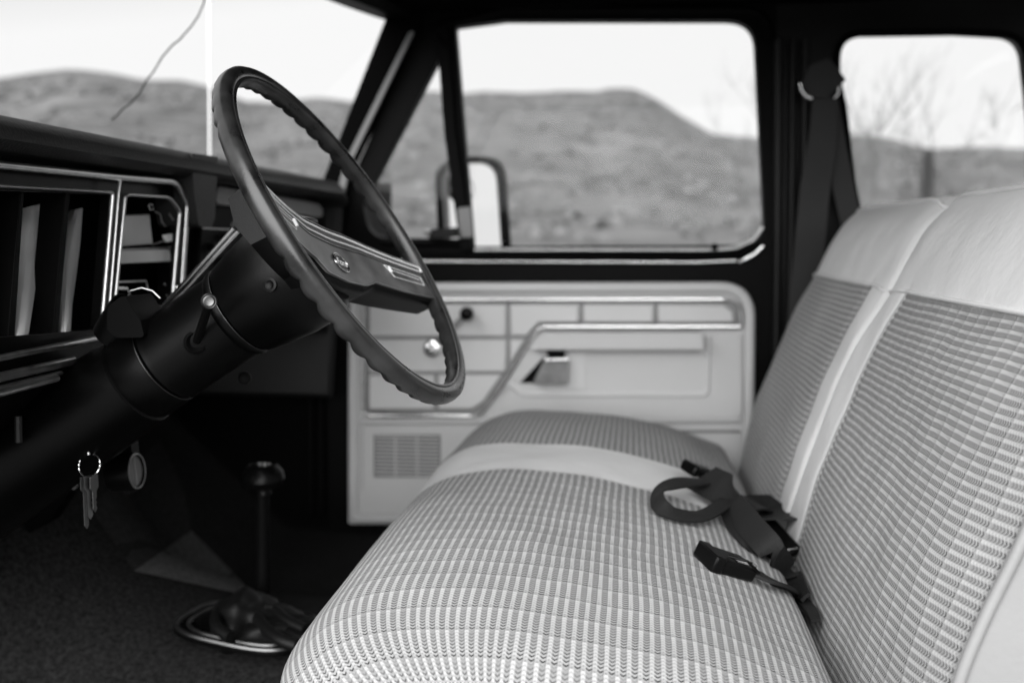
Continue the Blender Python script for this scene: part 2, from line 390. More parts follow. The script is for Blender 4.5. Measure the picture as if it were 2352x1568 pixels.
# B pillar ribs
for i, (u0, u1, r_) in enumerate([(1790, 1778, .010), (1822, 1800, .007), (1850, 1822, .009)]):
    MB().tube([at(u0, 90, Y=.79), at(u0 - 3, 500, Y=.79), at(u1, 1250, Y=.79)], r_, 10).build('pillar_rib', 'pillar', T)
# ---- roof, rear wall, header, floor, firewall
hx = lambda y: -.66 + .14 * (abs(y) / .78) ** 2.4
hz = lambda y: 1.885 + .0 * abs(y)
ys = [-.80 + 1.6 * k / 32 for k in range(33)]
xr = [0, .02, .08, .2, .4, .7, 1.0, 1.4, 1.75]
rows = []
for k in xr: rows.append([(hx(y) - .02 + k, y, 1.90 + .05 * (1 - (abs(y) / .8) ** 4) * min(1, k / .2)) for y in ys])
top = [[(x, y, z + .05) for x, y, z in r_] for r_ in rows]
MB().grid(rows).grid(top[::-1]).build('roof', 'liner', T)
path = [Vector((hx(y), y, hz(y) + .012)) for y in ys]
MB().sweep(path, [(-.03, -.014), (.03, -.018), (.04, .0), (.035, .03), (-.035, .03), (-.04, 0)]).build('windshield_header', 'black', T, bevel=.004)
MB().box((.00, .79, 1.935), (1.0, .07, .07)).build('roof_rail', 'liner', T, bevel=.01)
MB().box((.45, -.80, 1.935), (1.9, .07, .07)).build('roof_rail', 'liner', T, bevel=.01)
bk = MB().plate([(1.12, -.8, .6), (1.12, .8, .6), (1.12, .8, 1.94), (1.12, -.8, 1.94)], [[(1.12, -.55, 1.42), (1.12, .55, 1.42), (1.12, .5, 1.8), (1.12, -.5, 1.8)]], (.04, 0, 0))
bk.build('cab_back', 'black', T)
# driver side quarter panel and A pillar (out of frame, they shade the cab)
MB().plate([(.56, -.80, .6), (1.12, -.80, .6), (1.12, -.80, 1.92), (.56, -.80, 1.92)], [[(.68, -.80, 1.42), (1.0, -.80, 1.42), (1.0, -.80, 1.8), (.68, -.80, 1.8)]], (0, -.04, 0)).build('quarter_panel', 'black', T)
MB().tube([(-.52, -.79, 1.91), (-.70, -.79, 1.54), (-.95, -.80, 1.45)], .03, 8).build('windshield_pillar', 'black', T)

# ---- floor heightfield
def floorz(x, y):
    f = .72
    if x < -.80: f += min(.55, (-.80 - x) * .95)
    th = .10 + .62 * max(0, -.62 - x) ** 1.15
    tun = th * max(0.0, 1 - (abs(y - .02) / .30) ** 2.2)
    return f + tun
xs = [-1.38 + .03 * i for i in range(90)]; yy = [-.80 + .02 * j for j in range(81)]
MB().grid([[(x, y, floorz(x, y)) for y in yy] for x in xs]).build('floor_carpet', 'carpet', T)
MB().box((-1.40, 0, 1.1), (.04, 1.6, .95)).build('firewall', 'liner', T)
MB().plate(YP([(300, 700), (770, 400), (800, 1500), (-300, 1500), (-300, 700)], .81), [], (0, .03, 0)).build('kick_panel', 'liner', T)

# ---- dash pad
def dash_section(y):
    drv = y < -.005
    lip = -.600
    t = .034
    return [(-1.10, 1.47), (-.9, 1.497), (-.72, 1.517), (lip - .035, 1.526), (lip - .014, 1.521), (lip - .003, 1.510), (lip, 1.497), (lip - .004, 1.526 - t + .003), (lip - .014, 1.526 - t - .004), (lip - .07, 1.526 - t - .002), (-1.1, 1.40)]
rows = []
ysd = [-.78 + 1.5 * k / 90 for k in range(91)]
def endx(y):
    e = max(0, y - .60); return -.25 * (e ** 1.3)
for y in ysd:
    rows.append([(x + endx(y) * (1 if x > -.8 else 0), y, z - (.0 if y < .66 else (y - .66) * .3)) for x, z in dash_section(y)])
pad = MB().grid(rows).build('dashboard', 'pad', T, smooth=50)
D = pad
MB().plate([(-1.1, .715, 1.05), (-.66, .715, 1.05), (-.63, .715, 1.48), (-.68, .715, 1.52), (-1.1, .715, 1.48)], [], (0, .02, 0)).build('dash_end_panel', 'pad', D, bevel=.01)
# dash body / lower face
XF = -.62
MB().plate(XP([(-420, 330), (432, 420), (425, 800), (-420, 960)], XF - .016), [
    XP(rpoly([(-200, 432), (252, 446, 6), (228, 756, 6), (-200, 790)]), XF - .016),
    XP(rpoly([(286, 446, 6), (414, 456, 22), (406, 700), (262, 700)]), XF - .016)], (-.012, 0, 0)).build('cluster_face', 'gloss', D, bevel=.0015)
MB().box((XF - .12, -.28, 1.37), (.02, 1.0, .26)).build('gauge_backing', 'liner', D)
def trim(pts, wdt, name='bezel_trim', m='trimmetal', X=XF, th=.003):
    P = XP(pts, X); MB().sweep(P, HALF(wdt, th), (1, 0, 0)).build(name, m, D)
trim(ropen([(-300, 345), (0, 379), (265, 406), (405, 418, 34), (431, 470, 40), (411, 760)]), .0042, 'cluster_bezel', 'trimmetal')
trim(ropen([(-300, 404), (0, 427), (258, 441, 8), (231, 764)]), .0018, 'vent_frame')
trim([(276, 405), (270, 445), (243, 772)], .0012, 'bezel_divider')
trim(ropen([(262, 700), (287, 446, 10), (388, 453, 26), (412, 485, 26), (392, 720)]), .0020, 'gauge_frame')
trim([(-300, 866), (0, 822), (228, 776)], .0034, 'dash_trim')
trim([(-300, 906), (0, 866), (170, 828)], .0050, 'dash_trim')
trim([(-300, 930), (0, 890), (140, 856)], .0022, 'dash_trim')
MB().sweep(XP([(-300, 945), (0, 902), (130, 868)], -.60), HALF(.004, .004), (1, 0, 0)).build('ash_tray_edge', 'trimmetal', D)
MB().plate([at(-420, 960, X=-.63), at(425, 800, X=-.63), at(425, 800, X=-.63) + Vector((-.1, 0, -.10)), at(-420, 960, X=-.63) + Vector((-.1, 0, -.10))], [], (-.02, 0, 0)).build('dash_skirt', 'black', D, bevel=.005)
# louvre vanes of the driver side vent
for Lp, Rp in ([[(52, 480), (42, 510), (30, 600), (20, 700), (16, 776)], [(100, 467), (98, 520), (90, 600), (76, 700), (64, 778)]],
               [[(166, 484), (154, 510), (142, 590), (134, 680), (130, 776)], [(190, 478), (184, 560), (174, 640), (166, 700), (162, 765)]],
               [[(-100, 490), (-112, 530), (-122, 610), (-128, 700), (-132, 790)], [(-50, 470), (-56, 540), (-64, 620), (-74, 700), (-84, 790)]]):
    rows = []
    for k in range(17):
        t = k / 16 * 4; a0 = min(int(t), 3); f_ = t - a0; r_ = []
        for q in range(7):
            lx = Lp[a0][0] * (1 - f_) + Lp[a0 + 1][0] * f_; ly = Lp[a0][1] * (1 - f_) + Lp[a0 + 1][1] * f_
            rx = Rp[a0][0] * (1 - f_) + Rp[a0 + 1][0] * f_; ry = Rp[a0][1] * (1 - f_) + Rp[a0 + 1][1] * f_
            w_ = q / 6; X_ = XF - .085 + .050 * (k / 16) ** 1.5 + .018 * math.sin(w_ * 2.4)
            r_.append(at(lx * (1 - w_) + rx * w_, ly * (1 - w_) + ry * w_, X=X_))
        rows.append(r_)
    bk_ = [[p + Vector((-.003, 0, 0)) for p in r_] for r_ in rows]
    g_ = MB().grid(rows); g_.grid(bk_); g_.grid([[r_[-1] for r_ in rows], [r_[-1] for r_ in bk_]]); g_.grid([[r_[0] for r_ in rows], [r_[0] for r_ in bk_]]); g_.grid([rows[0], bk_[0]]); g_.grid([rows[-1], bk_[-1]])
    g_.build('vent_vane', 'vane', D)
for poly in ([(48, 436), (56, 436), (32, 806), (16, 806)], [(150, 440), (162, 440), (132, 790), (120, 792)], [(-30, 430), (-22, 430), (-44, 830), (-58, 830)]):
    MB().plate(XP(poly, XF - .02), [], (-.03, 0, 0)).build('vent_divider', 'black', D, bevel=.001)
MB().plate(XP([(24, 700), (50, 776), (46, 778), (18, 720)], XF - .04), [], (-.003, 0, 0)).build('vane_edge', 'trimmetal', D)
# gauge interior
GX = XF - .05
MB().plate(XP([(284, 495), (345, 492), (352, 560), (282, 566)], GX), [], (-.01, 0, 0)).build('gauge_dial', 'vane', D, bevel=.002)
MB().plate(XP([(272, 575), (392, 572), (396, 600), (270, 606)], GX + .012), [], (-.03, 0, 0)).build('gauge_shelf', 'vane', D, bevel=.004)
MB().sweep(XP([(270, 573), (394, 568)], GX + .014), HALF(.0008, .001), (1, 0, 0)).build('shelf_edge', 'trimmetal', D)
nd = MB().tube(XP([(350, 562), (386, 550)], GX + .02), .0010, 6); nd.build('needle', 'grey', D)
MB().plate(XP([(380, 540), (407, 535), (411, 541), (408, 550), (387, 556)], GX + .024), [], (-.006, 0, 0)).build('white_knob', 'white', D, bevel=.001)
MB().tube(XP([(340, 470), (345, 482), (352, 480), (350, 470), (342, 468)], GX + .03), .0011, 6).build('warning_lens', 'chrome', D)
MB().tube(XP([(388, 490), (398, 505)], GX + .03), .0013, 6).build('dial_needle', 'trimmetal', D)
MB().tube(XP([(356, 486), (368, 492), (372, 510), (380, 520)], GX + .025), .0010, 6).build('wiring', 'grey', D)
MB().sweep(XP([(262, 648), (335, 645), (340, 668)], GX + .02), HALF(.0014, .001), (1, 0, 0)).build('gauge_frame', 'trimmetal', D)
MB().sweep(XP([(262, 662), (292, 662), (298, 676)], GX + .02), HALF(.0022, .001), (1, 0, 0)).build('gauge_frame', 'chrome', D)
for u, v, r_ in [(402, 662, .0034), (374, 656, .0022), (390, 676, .0022), (378, 682, .002)]:
    MB().lathe(at(u, v, X=XF + .0), (1, -.6, .4), [(0, r_ * .4), (.003, r_), (.006, r_ * .9), (.008, r_ * .3)], 14).build('dash_knob', 'chrome', D)
# hood post right of the cluster, and centre dash
MB().plate(XP(rpoly([(442, 352), (500, 360), (494, 500), (486, 524, 10), (456, 520, 10), (444, 430)]), -.606), [], (-.06, 0, 0)).build('hood_post', 'pad', D, bevel=.012, bseg=4)
MB().plate(XP([(428, 420), (900, 420), (900, 760), (410, 780)], -.668), [], (-.04, 0, 0)).build('fascia', 'black', D, bevel=.004)
MB().plate(XP(rpoly([(500, 428, 8), (740, 470, 20), (742, 500, 10), (496, 468, 10)]), -.655), [], (-.02, 0, 0)).build('glove_box_shelf', 'grey', D, bevel=.004)
MB().plate(XP([(462, 522), (548, 526), (540, 640), (455, 640)], -.655), [], (-.02, 0, 0)).build('heater_panel', 'black', D, bevel=.003)
MB().sweep(XP([(464, 524), (545, 528)], -.653), HALF(.0012, .001), (1, 0, 0)).build('heater_trim', 'trimmetal', D)
for u, v in [(480, 568), (510, 545), (505, 600)]:
    MB().lathe(at(u, v, X=-.652), (1, 0, 0), [(0, .007), (.01, .0065), (.012, .003)], 16).build('heater_knob', 'gloss', D)
# kick area ribs
for u in (712, 736): MB().tube([at(u, 745, Y=.79), at(u + 2, 1180, Y=.79)], .006, 8).build('door_jamb_rib', 'black', T)

# ---- windshield and A pillar
wn = Vector((.38, 0, -.41)).normalized(); wp = Vector((-1.05, 0, 1.50))
rows = []
for k in range(9):
    t = k / 8; rows.append([(-1.08 + .10 * (abs(y) / .78) ** 2.4 * (1 - t) + (hx(y) + 1.08 - .01) * t, y, 1.47 + .41 * t) for y in ys])
ws = MB().grid(rows).build('windshield', 'glass', T)
ck = [(472, -12), (468, 8), (455, 38), (440, 60), (412, 92), (396, 104), (372, 132), (352, 166), (338, 182), (322, 212), (300, 238), (282, 250), (270, 264), (256, 276)]
MB().tube([atplane(u, v, wp, wn) for u, v in ck], .00135, 6).build('glass_crack', 'liner', ws)
# pillar pieces (passenger side)
MB().plate(YP([(903, 42), (916, 44), (730, 452), (712, 452)], .775), [], (0, .015, 0)).build('windshield_moulding', 'greypaint', T, bevel=.003)
MB().plate(YP([(908, -20), (975, -20), (962, 60), (795, 400), (788, 520), (650, 560), (728, 440)], .772), [], (0, .05, 0)).build('windshield_pillar', 'liner', T, bevel=.008)
MB().plate(YP(rpoly([(938, 76, 6), (956, 64, 6), (806, 372), (788, 452), (770, 452), (792, 372)]), .766), [], (0, .012, 0)).build('pillar_trim_strip', 'greypaint', T, bevel=.003)

# ---- passenger door
W1 = rpoly([(1046, 62, 6), (1160, 47), (1660, 47), (1732, 50, 62), (1758, 562, 55), (1087, 566)])
V1 = rpoly([(1014, 124, 5), (1056, 548), (850, 546, 50), (832, 470, 30)])
douter = [(992, -10), (1780, -10), (1792, 300), (1772, 1225), (756, 1225), (748, 700), (796, 440)]
DR = MB().plate(YP(douter, DY), [YP(W1, DY), YP(V1, DY)], (0, .035, 0)).build('passenger_door', 'black', T, bevel=.006, bseg=3)
circ8 = lambda r_: [(r_ * math.cos(k * math.pi / 4), r_ * math.sin(k * math.pi / 4)) for k in range(8)]
MB().sweep(YP(rpoly([(970, 70, 30), (1160, 22), (1690, 22), (1768, 26, 70), (1782, 600)])[:], .79)[:-1], circ8(.009), (0, 1, 0)).build('door_seal', 'rubber', DR)
MB().plate(YP(rpoly([(1030, 50), (1745, 40), (1765, 575), (1075, 575)]), DY + .018), [], (0, .003, 0)).build('window_glass', 'glass', DR)
MB().plate(YP([(1014, 118), (1062, 556), (870, 556), (826, 500), (830, 470)], DY + .018), [], (0, .003, 0)).build('vent_window_glass', 'glass', DR)
# window frame strips
MB().sweep(YP([(1016, 60), (1034, 300), (1072, 575)], DY - .006), FLAT(.0145, .008), (0, -1, 0)).build('division_bar', 'rubber', DR, bevel=.002)
MB().plate(YP([(1050, 478), (1080, 474), (1086, 545), (1056, 547)], DY - .016), [], (0, .01, 0)).build('division_bar_bracket', 'grey', DR, bevel=.002)
MB().sweep(YP([(1090, 574), (1640, 574), (1690, 570), (1730, 552), (1752, 522)], DY - .006), HALF(.0048, .006), (0, -1, 0)).build('window_channel', 'trimmetal', DR)
MB().sweep(YP([(960, 587), (1640, 589), (1700, 583), (1744, 560)], DY - .004), HALF(.0075, .012), (0, -1, 0)).build('belt_weatherstrip', 'rubber', DR)
MB().sweep(YP([(800, 599), (1600, 602), (1690, 598)], DY - .006), HALF(.0042, .006), (0, -1, 0)).build('sill_trim', 'chrome', DR)
MB().sweep(YP([(1706, 597), (1732, 584), (1752, 565)], DY - .006), HALF(.006, .006), (0, -1, 0)).build('sill_trim_corner', 'chrome', DR)
MB().lathe(at(1641, 567, Y=DY - .004), (0, -1, 0), [(0, .008), (.012, .008), (.016, .004)], 14).build('window_stop', 'rubber', DR)
MB().lathe(at(1700, 600, Y=DY - .004), (0, -1, 0), [(0, .004), (.006, .004), (.008, .002)], 12).build('screw', 'chrome', DR)
MB().plate(YP(rpoly([(985, 528, 4), (1050, 522, 4), (1052, 545, 3), (984, 548, 3)]), DY - .03), [], (0, .03, 0)).build('vent_latch', 'plastic', DR, bevel=.004)
MB().tube([at(975, 533, Y=DY - .03), at(990, 533, Y=DY - .03)], .005, 10).build('latch_button', 'chrome', DR)
MB().sweep(YP([(876, 556), (1050, 562)], DY - .006), HALF(.006, .01), (0, -1, 0)).build('vent_window_gasket', 'rubber', DR)
# trim panel
PY = .778
pan = rpoly([(800, 650, 10), (1734, 648, 80), (1728, 1203, 20), (800, 1203, 10)], 12)
PN = MB().plate(YP(pan, PY), [], (0, .02, 0)).build('trim_panel', 'panel', DR, bevel=.006, bseg=3)
inset = rpoly([(812, 662, 10), (1722, 660, 70), (1717, 1190, 18), (812, 1190, 10)], 12)
MB().sweep(YP(inset, PY - .001), HALF(.012, .010), (0, -1, 0), True).build('panel_bead', 'panel', DR)
# bolster around the armrest (below the diagonal)
bol = rpoly([(1085, 962, 60), (1150, 905), (1235, 765, 30), (1700, 762, 10), (1705, 958, 20)])
MB().plate(YP(bol, PY - .014), [], (0, .02, 0)).build('armrest_bolster', 'panel', DR, bevel=.012, bseg=4)
tiles = [[(845, 699), (1163, 699), (1163, 772), (845, 772)], [(1171, 699), (1331, 699), (1331, 740), (1238, 740), (1210, 772), (1171, 772)],
         [(1339, 699), (1503, 699), (1503, 740), (1339, 740)], [(1511, 699), (1660, 699), (1684, 716), (1690, 740), (1511, 740)],
         [(845, 780), (1163, 780), (1163, 853), (845, 853)], [(1171, 780), (1206, 780), (1171, 838)],
         [(845, 861), (997, 861), (997, 940), (845, 940)], [(1005, 861), (1152, 861), (1112, 922), (1085, 940), (1005, 940)]]
MB().plate(YP(rpoly([(838, 690, 8), (1698, 690, 40), (1698, 748, 4), (1238, 748, 26), (1138, 903, 40), (1096, 953, 40), (838, 948, 10)]), PY - .002), [], (0, .003, 0)).build('groove_shade_backing', 'vinyl_shaded', DR)  # darker plate added as the shade in the grooves between tiles
tm = MB()
for t_ in tiles: tm.plate(YP(t_, PY - .013), [], (0, .014, 0))
tm.build('padded_insert', 'panel2', DR, bevel=.006, bseg=3)
cp = rpoly([(836, 688, 8), (1702, 686, 42), (1702, 750, 4), (1240, 750, 26), (1140, 905, 40), (1098, 957, 40), (836, 950, 10)], 8)
MB().sweep(YP(cp, PY - .008), HALF(.0052, .006), (0, -1, 0), True).build('chrome_moulding', 'trimmetal', DR)
MB().sweep(YP([(980, 688), (1660, 687)], PY - .0125), HALF(.0045, .003), (0, -1, 0)).build('moulding_highlight', 'chrome', DR)
MB().sweep(YP([(848, 954), (1080, 955)], PY - .0135), HALF(.0045, .003), (0, -1, 0)).build('moulding_highlight', 'chrome', DR)
MB().sweep(YP([(1250, 750), (1700, 750)], PY - .0125), HALF(.0045, .003), (0, -1, 0)).build('moulding_highlight', 'chrome', DR)
MB().plate(YP(rpoly([(1212, 802, 6), (1248, 764, 10), (1612, 764, 8), (1616, 802, 8)]), PY - .062), [], (0, .06, 0)).build('armrest', 'panel', DR, bevel=.012, bseg=4)
gp = ropen([(1168, 878), (1200, 906, 16), (1624, 906, 12), (1628, 770)])
MB().sweep(YP(gp, PY - .015), HALF(.006, .005), (0, -1, 0)).build('recess_bead', 'panel2', DR)
MB().plate(YP(rpoly([(1304, 806, 3), (1344, 806, 3), (1344, 892, 3), (1304, 892, 3)]), PY - .019), [], (0, .01, 0)).build('handle_plate', 'panel2', DR, bevel=.002)
MB().plate(YP([(1193, 880), (1246, 822), (1304, 822), (1306, 880)], PY - .017), [], (0, .01, 0)).build('handle_cup', 'black', DR, bevel=.002)
hp = MB().plate(YP(rpoly([(1222, 882, 4), (1250, 826, 4), (1306, 824, 4), (1304, 882, 4)]), PY - .045), [], (0, .02, 0))
hp.build('door_handle', 'dullmetal', DR, bevel=.006, bseg=3)
MB().sweep(YP([(1252, 826), (1306, 825)], PY - .047), HALF(.004, .003), (0, -1, 0)).build('handle_highlight', 'chrome', DR)  # bright strip added as the highlight along the handle top
MB().plate(YP([(1256, 806), (1298, 806), (1296, 824), (1260, 824)], PY - .03), [], (0, .02, 0)).build('handle_pivot', 'black', DR)
MB().sweep(YP([(828, 968), (1110, 966), (1700, 962)], PY - .004), HALF(.008, .008), (0, -1, 0)).build('panel_ledge', 'panel', DR)
MB().sweep(YP([(829, 972), (829, 1120)], PY - .002), HALF(.006, .006), (0, -1, 0)).build('ledge_bead', 'panel', DR)
MB().plate(YP(rpoly([(842, 988, 5), (1700, 988, 5), (1700, 1120, 5), (842, 1120, 5)]), PY - .004), [YP(rpoly([(858, 998, 3), (1012, 998, 3), (1012, 1096, 3), (858, 1096, 3)]), PY - .004)], (0, .006, 0)).build('speaker_panel', 'panel', DR, bevel=.002)
MB().plate(YP([(850, 990), (1018, 990), (1018, 1104), (850, 1104)], PY - .0005), [], (0, .004, 0)).build('speaker_backing', 'grey', DR)
sl = MB()
for k in range(11):
    v = 1003 + k * 8.6; sl.box((at(858, v, Y=PY - .003) + at(1012, v, Y=PY - .003)) / 2, ((1012 - 858) / FPX * 2.2, .005, .0034))
for u in (908, 958): sl.box(at(u, 1047, Y=PY - .003), (.004, .004, .094))
sl.build('speaker_grille', 'panel', DR, bevel=.001)
MB().sweep(YP([(1525, 990), (1700, 990)], PY - .006), HALF(.003, .002), (0, -1, 0)).build('panel_groove', 'grey', DR)
# window crank
ch = at(997, 797, Y=PY - .01)
cr = MB().lathe(ch, (0, -1, 0), [(0, .021), (.02, .020), (.028, .017), (.030, .010), (.029, .0)], 28).build('window_crank', 'chrome', DR)
kb = at(1073, 720, Y=PY - .04)
MB().sweep([ch + Vector((0, -.02, 0)), (ch + kb) / 2 + Vector((0, -.025, 0)), kb + Vector((0, .01, 0))], FLAT(.007, .003), (0, -1, 0)).build('crank_arm', 'grey', DR, bevel=.002)
MB().lathe(kb + Vector((0, .012, 0)), (0, -1, 0), [(0, .006), (.006, .012), (.016, .016), (.026, .014), (.03, .006), (.0305, 0)], 24).build('crank_knob', 'gloss', DR)

# ---- side mirror outside the passenger window
mN = Vector((.70, -.68, .24)).normalized(); mC = at(1090, 530, Y=1.06)
def MP(u, v, dy=0): return atplane(u, v, mC - mN * dy, mN)
mo = rpoly([(1012, 362, 46), (1160, 358, 54), (1184, 700, 30), (1030, 700, 30)], 8)
mi = rpoly([(1026, 372, 38), (1150, 368, 46), (1173, 690, 20), (1042, 690, 20)], 8)
mf = MB().plate([MP(u, v) for u, v in mo], [[MP(u, v) for u, v in mi]], -mN * .03).build('side_mirror', 'gloss', T, bevel=.006, bseg=3)
MB().sweep([MP(u, v, -.002) for u, v in [(1034, 690), (1024, 480), (1022, 410), (1034, 380), (1060, 368)]], HALF(.007, .006), mN).build('mirror_rim', 'greypaint', mf)
def tilted_pane(px, name, m, y0, parent, th=.003):
    c0 = MP(1090, 520, y0); n_ = Vector((.50, -.85, .22)).normalized()
    return None
# mirror glass: turned towards the driver's eye line and a little upwards
gc = MP(1092, 530, .012); gr = []
for u, v in mi: gr.append(MP(u, v, .012))
mg = MB().plate(gr, [], -mN * .004).build('mirror_glass', 'mirror', mf)
sp_c = MP(1060, 430, .006); mE = mN.cross(Vector((0, 0, 1))).normalized()
MB().lathe(sp_c, mN, [(0, .037), (.004, .036), (.009, .028), (.012, .014), (.0125, 0)], 32).build('spot_mirror', 'mirror', mf)
MB().sweep([sp_c + (mE * math.cos(a) + mN.cross(mE) * math.sin(a)) * .037 for a in [k * math.pi / 16 for k in range(32)]], circ8(.0025), tuple(mN), True).build('spot_mirror_rim', 'gloss', mf)
MB().tube([MP(1090, 640, .03), MP(1090, 640, .03) + Vector((.02, -.12, -.1))], .008, 8).build('mirror_arm', 'chrome', mf)

# ---- antenna
ab = at(482, 420, Y=.90)
MB().tube([ab - Vector((0, 0, .12)), ab, ab + Vector((.012, 0, .45)), ab + Vector((.02, 0, .8))], .0033, 8, scale=[1, 1, .8, .6]).build('antenna', 'white', T)
# wing/bonnet so the windshield has a truck in front of it
MB().grid([[(x, y, 1.40 - .04 * (abs(y) / .9) ** 3 - .03 * max(0, -1.3 - x)) for y in [-.9, -.7, -.4, 0, .4, .7, .9]] for x in (-2.4, -2.0, -1.6, -1.3, -1.12)]).build('bonnet', 'greypaint', T)

# ================================================================= STEERING
sn = Vector((.84291, -.02892, .53727)); se1 = Vector((.03429, .99941, 0)); se2 = Vector((-.53696, .01842, .84341)); scn = Vector((-.3019, -.362, 1.4047))
def SW(a, b, h=0): return scn + se1 * a + se2 * b + sn * h
AL = R(-15.6); w1 = se1 * math.cos(AL) + se2 * math.sin(AL); w2 = -se1 * math.sin(AL) + se2 * math.cos(AL)
def WW(a, b, h=0): return scn + w1 * a + w2 * b + sn * h
RW = .1995
sec = [(-.0098, .0100), (-.0088, .0118), (-.0062, .0122), (-.0048, .0110), (-.0036, .0122), (.0020, .0142), (.0075, .0132), (.0112, .0085), (.0122, .002), (.0120, -.005), (.0100, -.0115), (.0050, -.0165), (-.0010, -.0175), (-.0070, -.0150), (-.0105, -.0090), (-.0112, .000), (-.0105, .0075)]
rows = []; NR = 640; NBUMP = 52
for i in range(NR):
    a = 2 * math.pi * i / NR; er = w1 * math.cos(a) + w2 * math.sin(a)
    bump = abs(math.sin(a * NBUMP / 2)) ** .7
    on = 1.0 if abs(math.cos(a)) < .93 else max(0, 1 - (abs(math.cos(a)) - .93) / .03)
    row = []
    for rr, hh in sec:
        rr *= .86; hh *= .68
        k = max(0, -hh - .004) / .0125
        row.append(scn + er * (RW + rr * (1 + .0 * k)) + sn * (hh - .0080 * on * k * bump + .0062 * k * on))
    rows.append(row)
rim = MB().grid(rows, True, True).build('steering_wheel', 'rim', T, smooth=40)
SWH = rim
# bar / horn pad across the wheel
def hb(a): return -.031 + .034 * ((abs(a) / .2) ** 1.5 if a > 0 else (max(0, -a - .04) / .16) ** 1.2)
TA = [0, .045, .07, .20]; 
def bt(a): return lerp1(TA, [.037, .036, .031, .006], abs(a))
def bb_(a): return lerp1(TA, [-.047, -.045, -.036, -.050], abs(a))
def bb(a, f): return (1 + f) / 2 * bt(a) + (1 - f) / 2 * bb_(a)
As = [-.196 + .392 * k / 80 for k in range(81)]
rows = []
for a in As:
    q = hb(a); dd = .012 * (1 - abs(a) / .2)
    rows.append([WW(a, bb(a, 1), q - .010), WW(a, bb(a, .98), q - .003), WW(a, bb(a, .90), q), WW(a, bb(a, .4), q + .003), WW(a, bb(a, -.4), q + .003), WW(a, bb(a, -.90), q), WW(a, bb(a, -.98), q - .003), WW(a, bb(a, -1), q - .010), WW(a, bb(a, -.9), q - .030 - dd), WW(a, bb(a, 0), q - .036 - dd), WW(a, bb(a, .9), q - .030 - dd)])
mb = MB(); mb.grid(rows, False, True); k = len(rows[0]); mb.f.append(tuple(range(k))); mb.f.append(tuple((len(rows) - 1) * k + j for j in range(k)))
mb.build('horn_bar', 'plastic', SWH, smooth=50)
AI = [-.185 + .37 * k / 60 for k in range(61)]
def strip(f0, f1, lift, name, m, n_=6):
    rows = [[WW(a, bb(a, f0 + (f1 - f0) * t / n_), hb(a) + lift) for t in range(n_ + 1)] for a in AI]
    lo = [[p - sn * .003 for p in r_] for r_ in rows]
    g_ = MB().grid(rows); g_.grid([rows[0], lo[0]]); g_.grid([rows[-1], lo[-1]]); g_.grid([[r_[0] for r_ in rows], [r_[0] for r_ in lo]]); g_.grid([[r_[-1] for r_ in rows], [r_[-1] for r_ in lo]])
    return g_.build(name, m, SWH, smooth=50)
strip(-.86, .28, .0040, 'bar_insert', 'wood')
strip(.34, .84, .0036, 'bar_band', 'band')
for f_, r_, m_ in ((.74, .0013, 'bright'), (.86, .0005, 'trimmetal'), (.50, .0010, 'bright'), (.31, .0005, 'trimmetal'), (-.89, .0006, 'trimmetal')):
    MB().tube([WW(a, bb(a, f_), hb(a) + .0046) for a in AI], r_, 8).build('chrome_strip', m_, SWH)
MB().tube([WW(.186, bb(.186, .74), hb(.186) + .0046), WW(.187, bb(.187, .50), hb(.187) + .0046)], .0010, 8).build('chrome_strip', 'bright', SWH)
for sgn in (1, -1):
    loop = [(.108, .16), (.176, .14), (.177, -.28), (.118, -.30)]
    MB().tube([WW(sgn * a, bb(a, f_), hb(a) + .0048) for a, f_ in loop], .0005, 6, closed=True).build('bar_outline', 'bright', SWH)
    MB().tube([WW(sgn * a, bb(a, f_), hb(a) + .0048) for a, f_ in [(.118, .02), (.172, -.02)]], .0005, 6).build('bar_outline', 'bright', SWH)
    MB().box(WW(sgn * .114, bb(.114, -.02), hb(.114) + .0062), (.0035, .009, .003), Matrix((w1, w2, sn)).transposed()).build('horn_button_edge', 'bright', SWH, bevel=.0008)
# hub badge: oval with lettering
def oval(rx, ry, rr, name, m, h0):
    MB().tube([WW(.006 + rx * math.cos(t), -.017 + ry * math.sin(t), h0) for t in [2 * math.pi * k / 48 for k in range(48)]], rr, 8, closed=True).build(name, m, SWH)
bh = hb(0) + .0045
MB().plate([WW(.006 + .0165 * math.cos(t), -.017 + .0125 * math.sin(t), bh) for t in [2 * math.pi * k / 48 for k in range(48)]], [], sn * .0006).build('badge', 'gloss', SWH)
oval(.0160, .0120, .0006, 'badge_ring', 'chrome', bh + .0008); oval(.0138, .0098, .0003, 'badge_ring', 'chrome', bh + .0008)
fc = bpy.data.curves.new('badge_lettering', 'FONT'); fc.body = 'Ford'; fc.size = .0125; fc.shear = .35; fc.extrude = .0004; fc.align_x = 'CENTER'; fc.align_y = 'CENTER'; fc.offset = .00018
fo = bpy.data.objects.new('tmp_text', fc); scene.collection.objects.link(fo); bpy.context.view_layer.update()
me = bpy.data.meshes.new_from_object(fo.evaluated_get(bpy.context.evaluated_depsgraph_get())); bpy.data.objects.remove(fo)
me.materials.clear(); me.materials.append(M['chrome']); lt = bpy.data.objects.new('badge_lettering', me); scene.collection.objects.link(lt)
lt.matrix_world = Matrix.Translation(WW(.006, -.017, bh + .0008)) @ Matrix((w1, w2, sn)).transposed().to_4x4()
bpy.context.view_layer.update(); attach(lt, SWH)

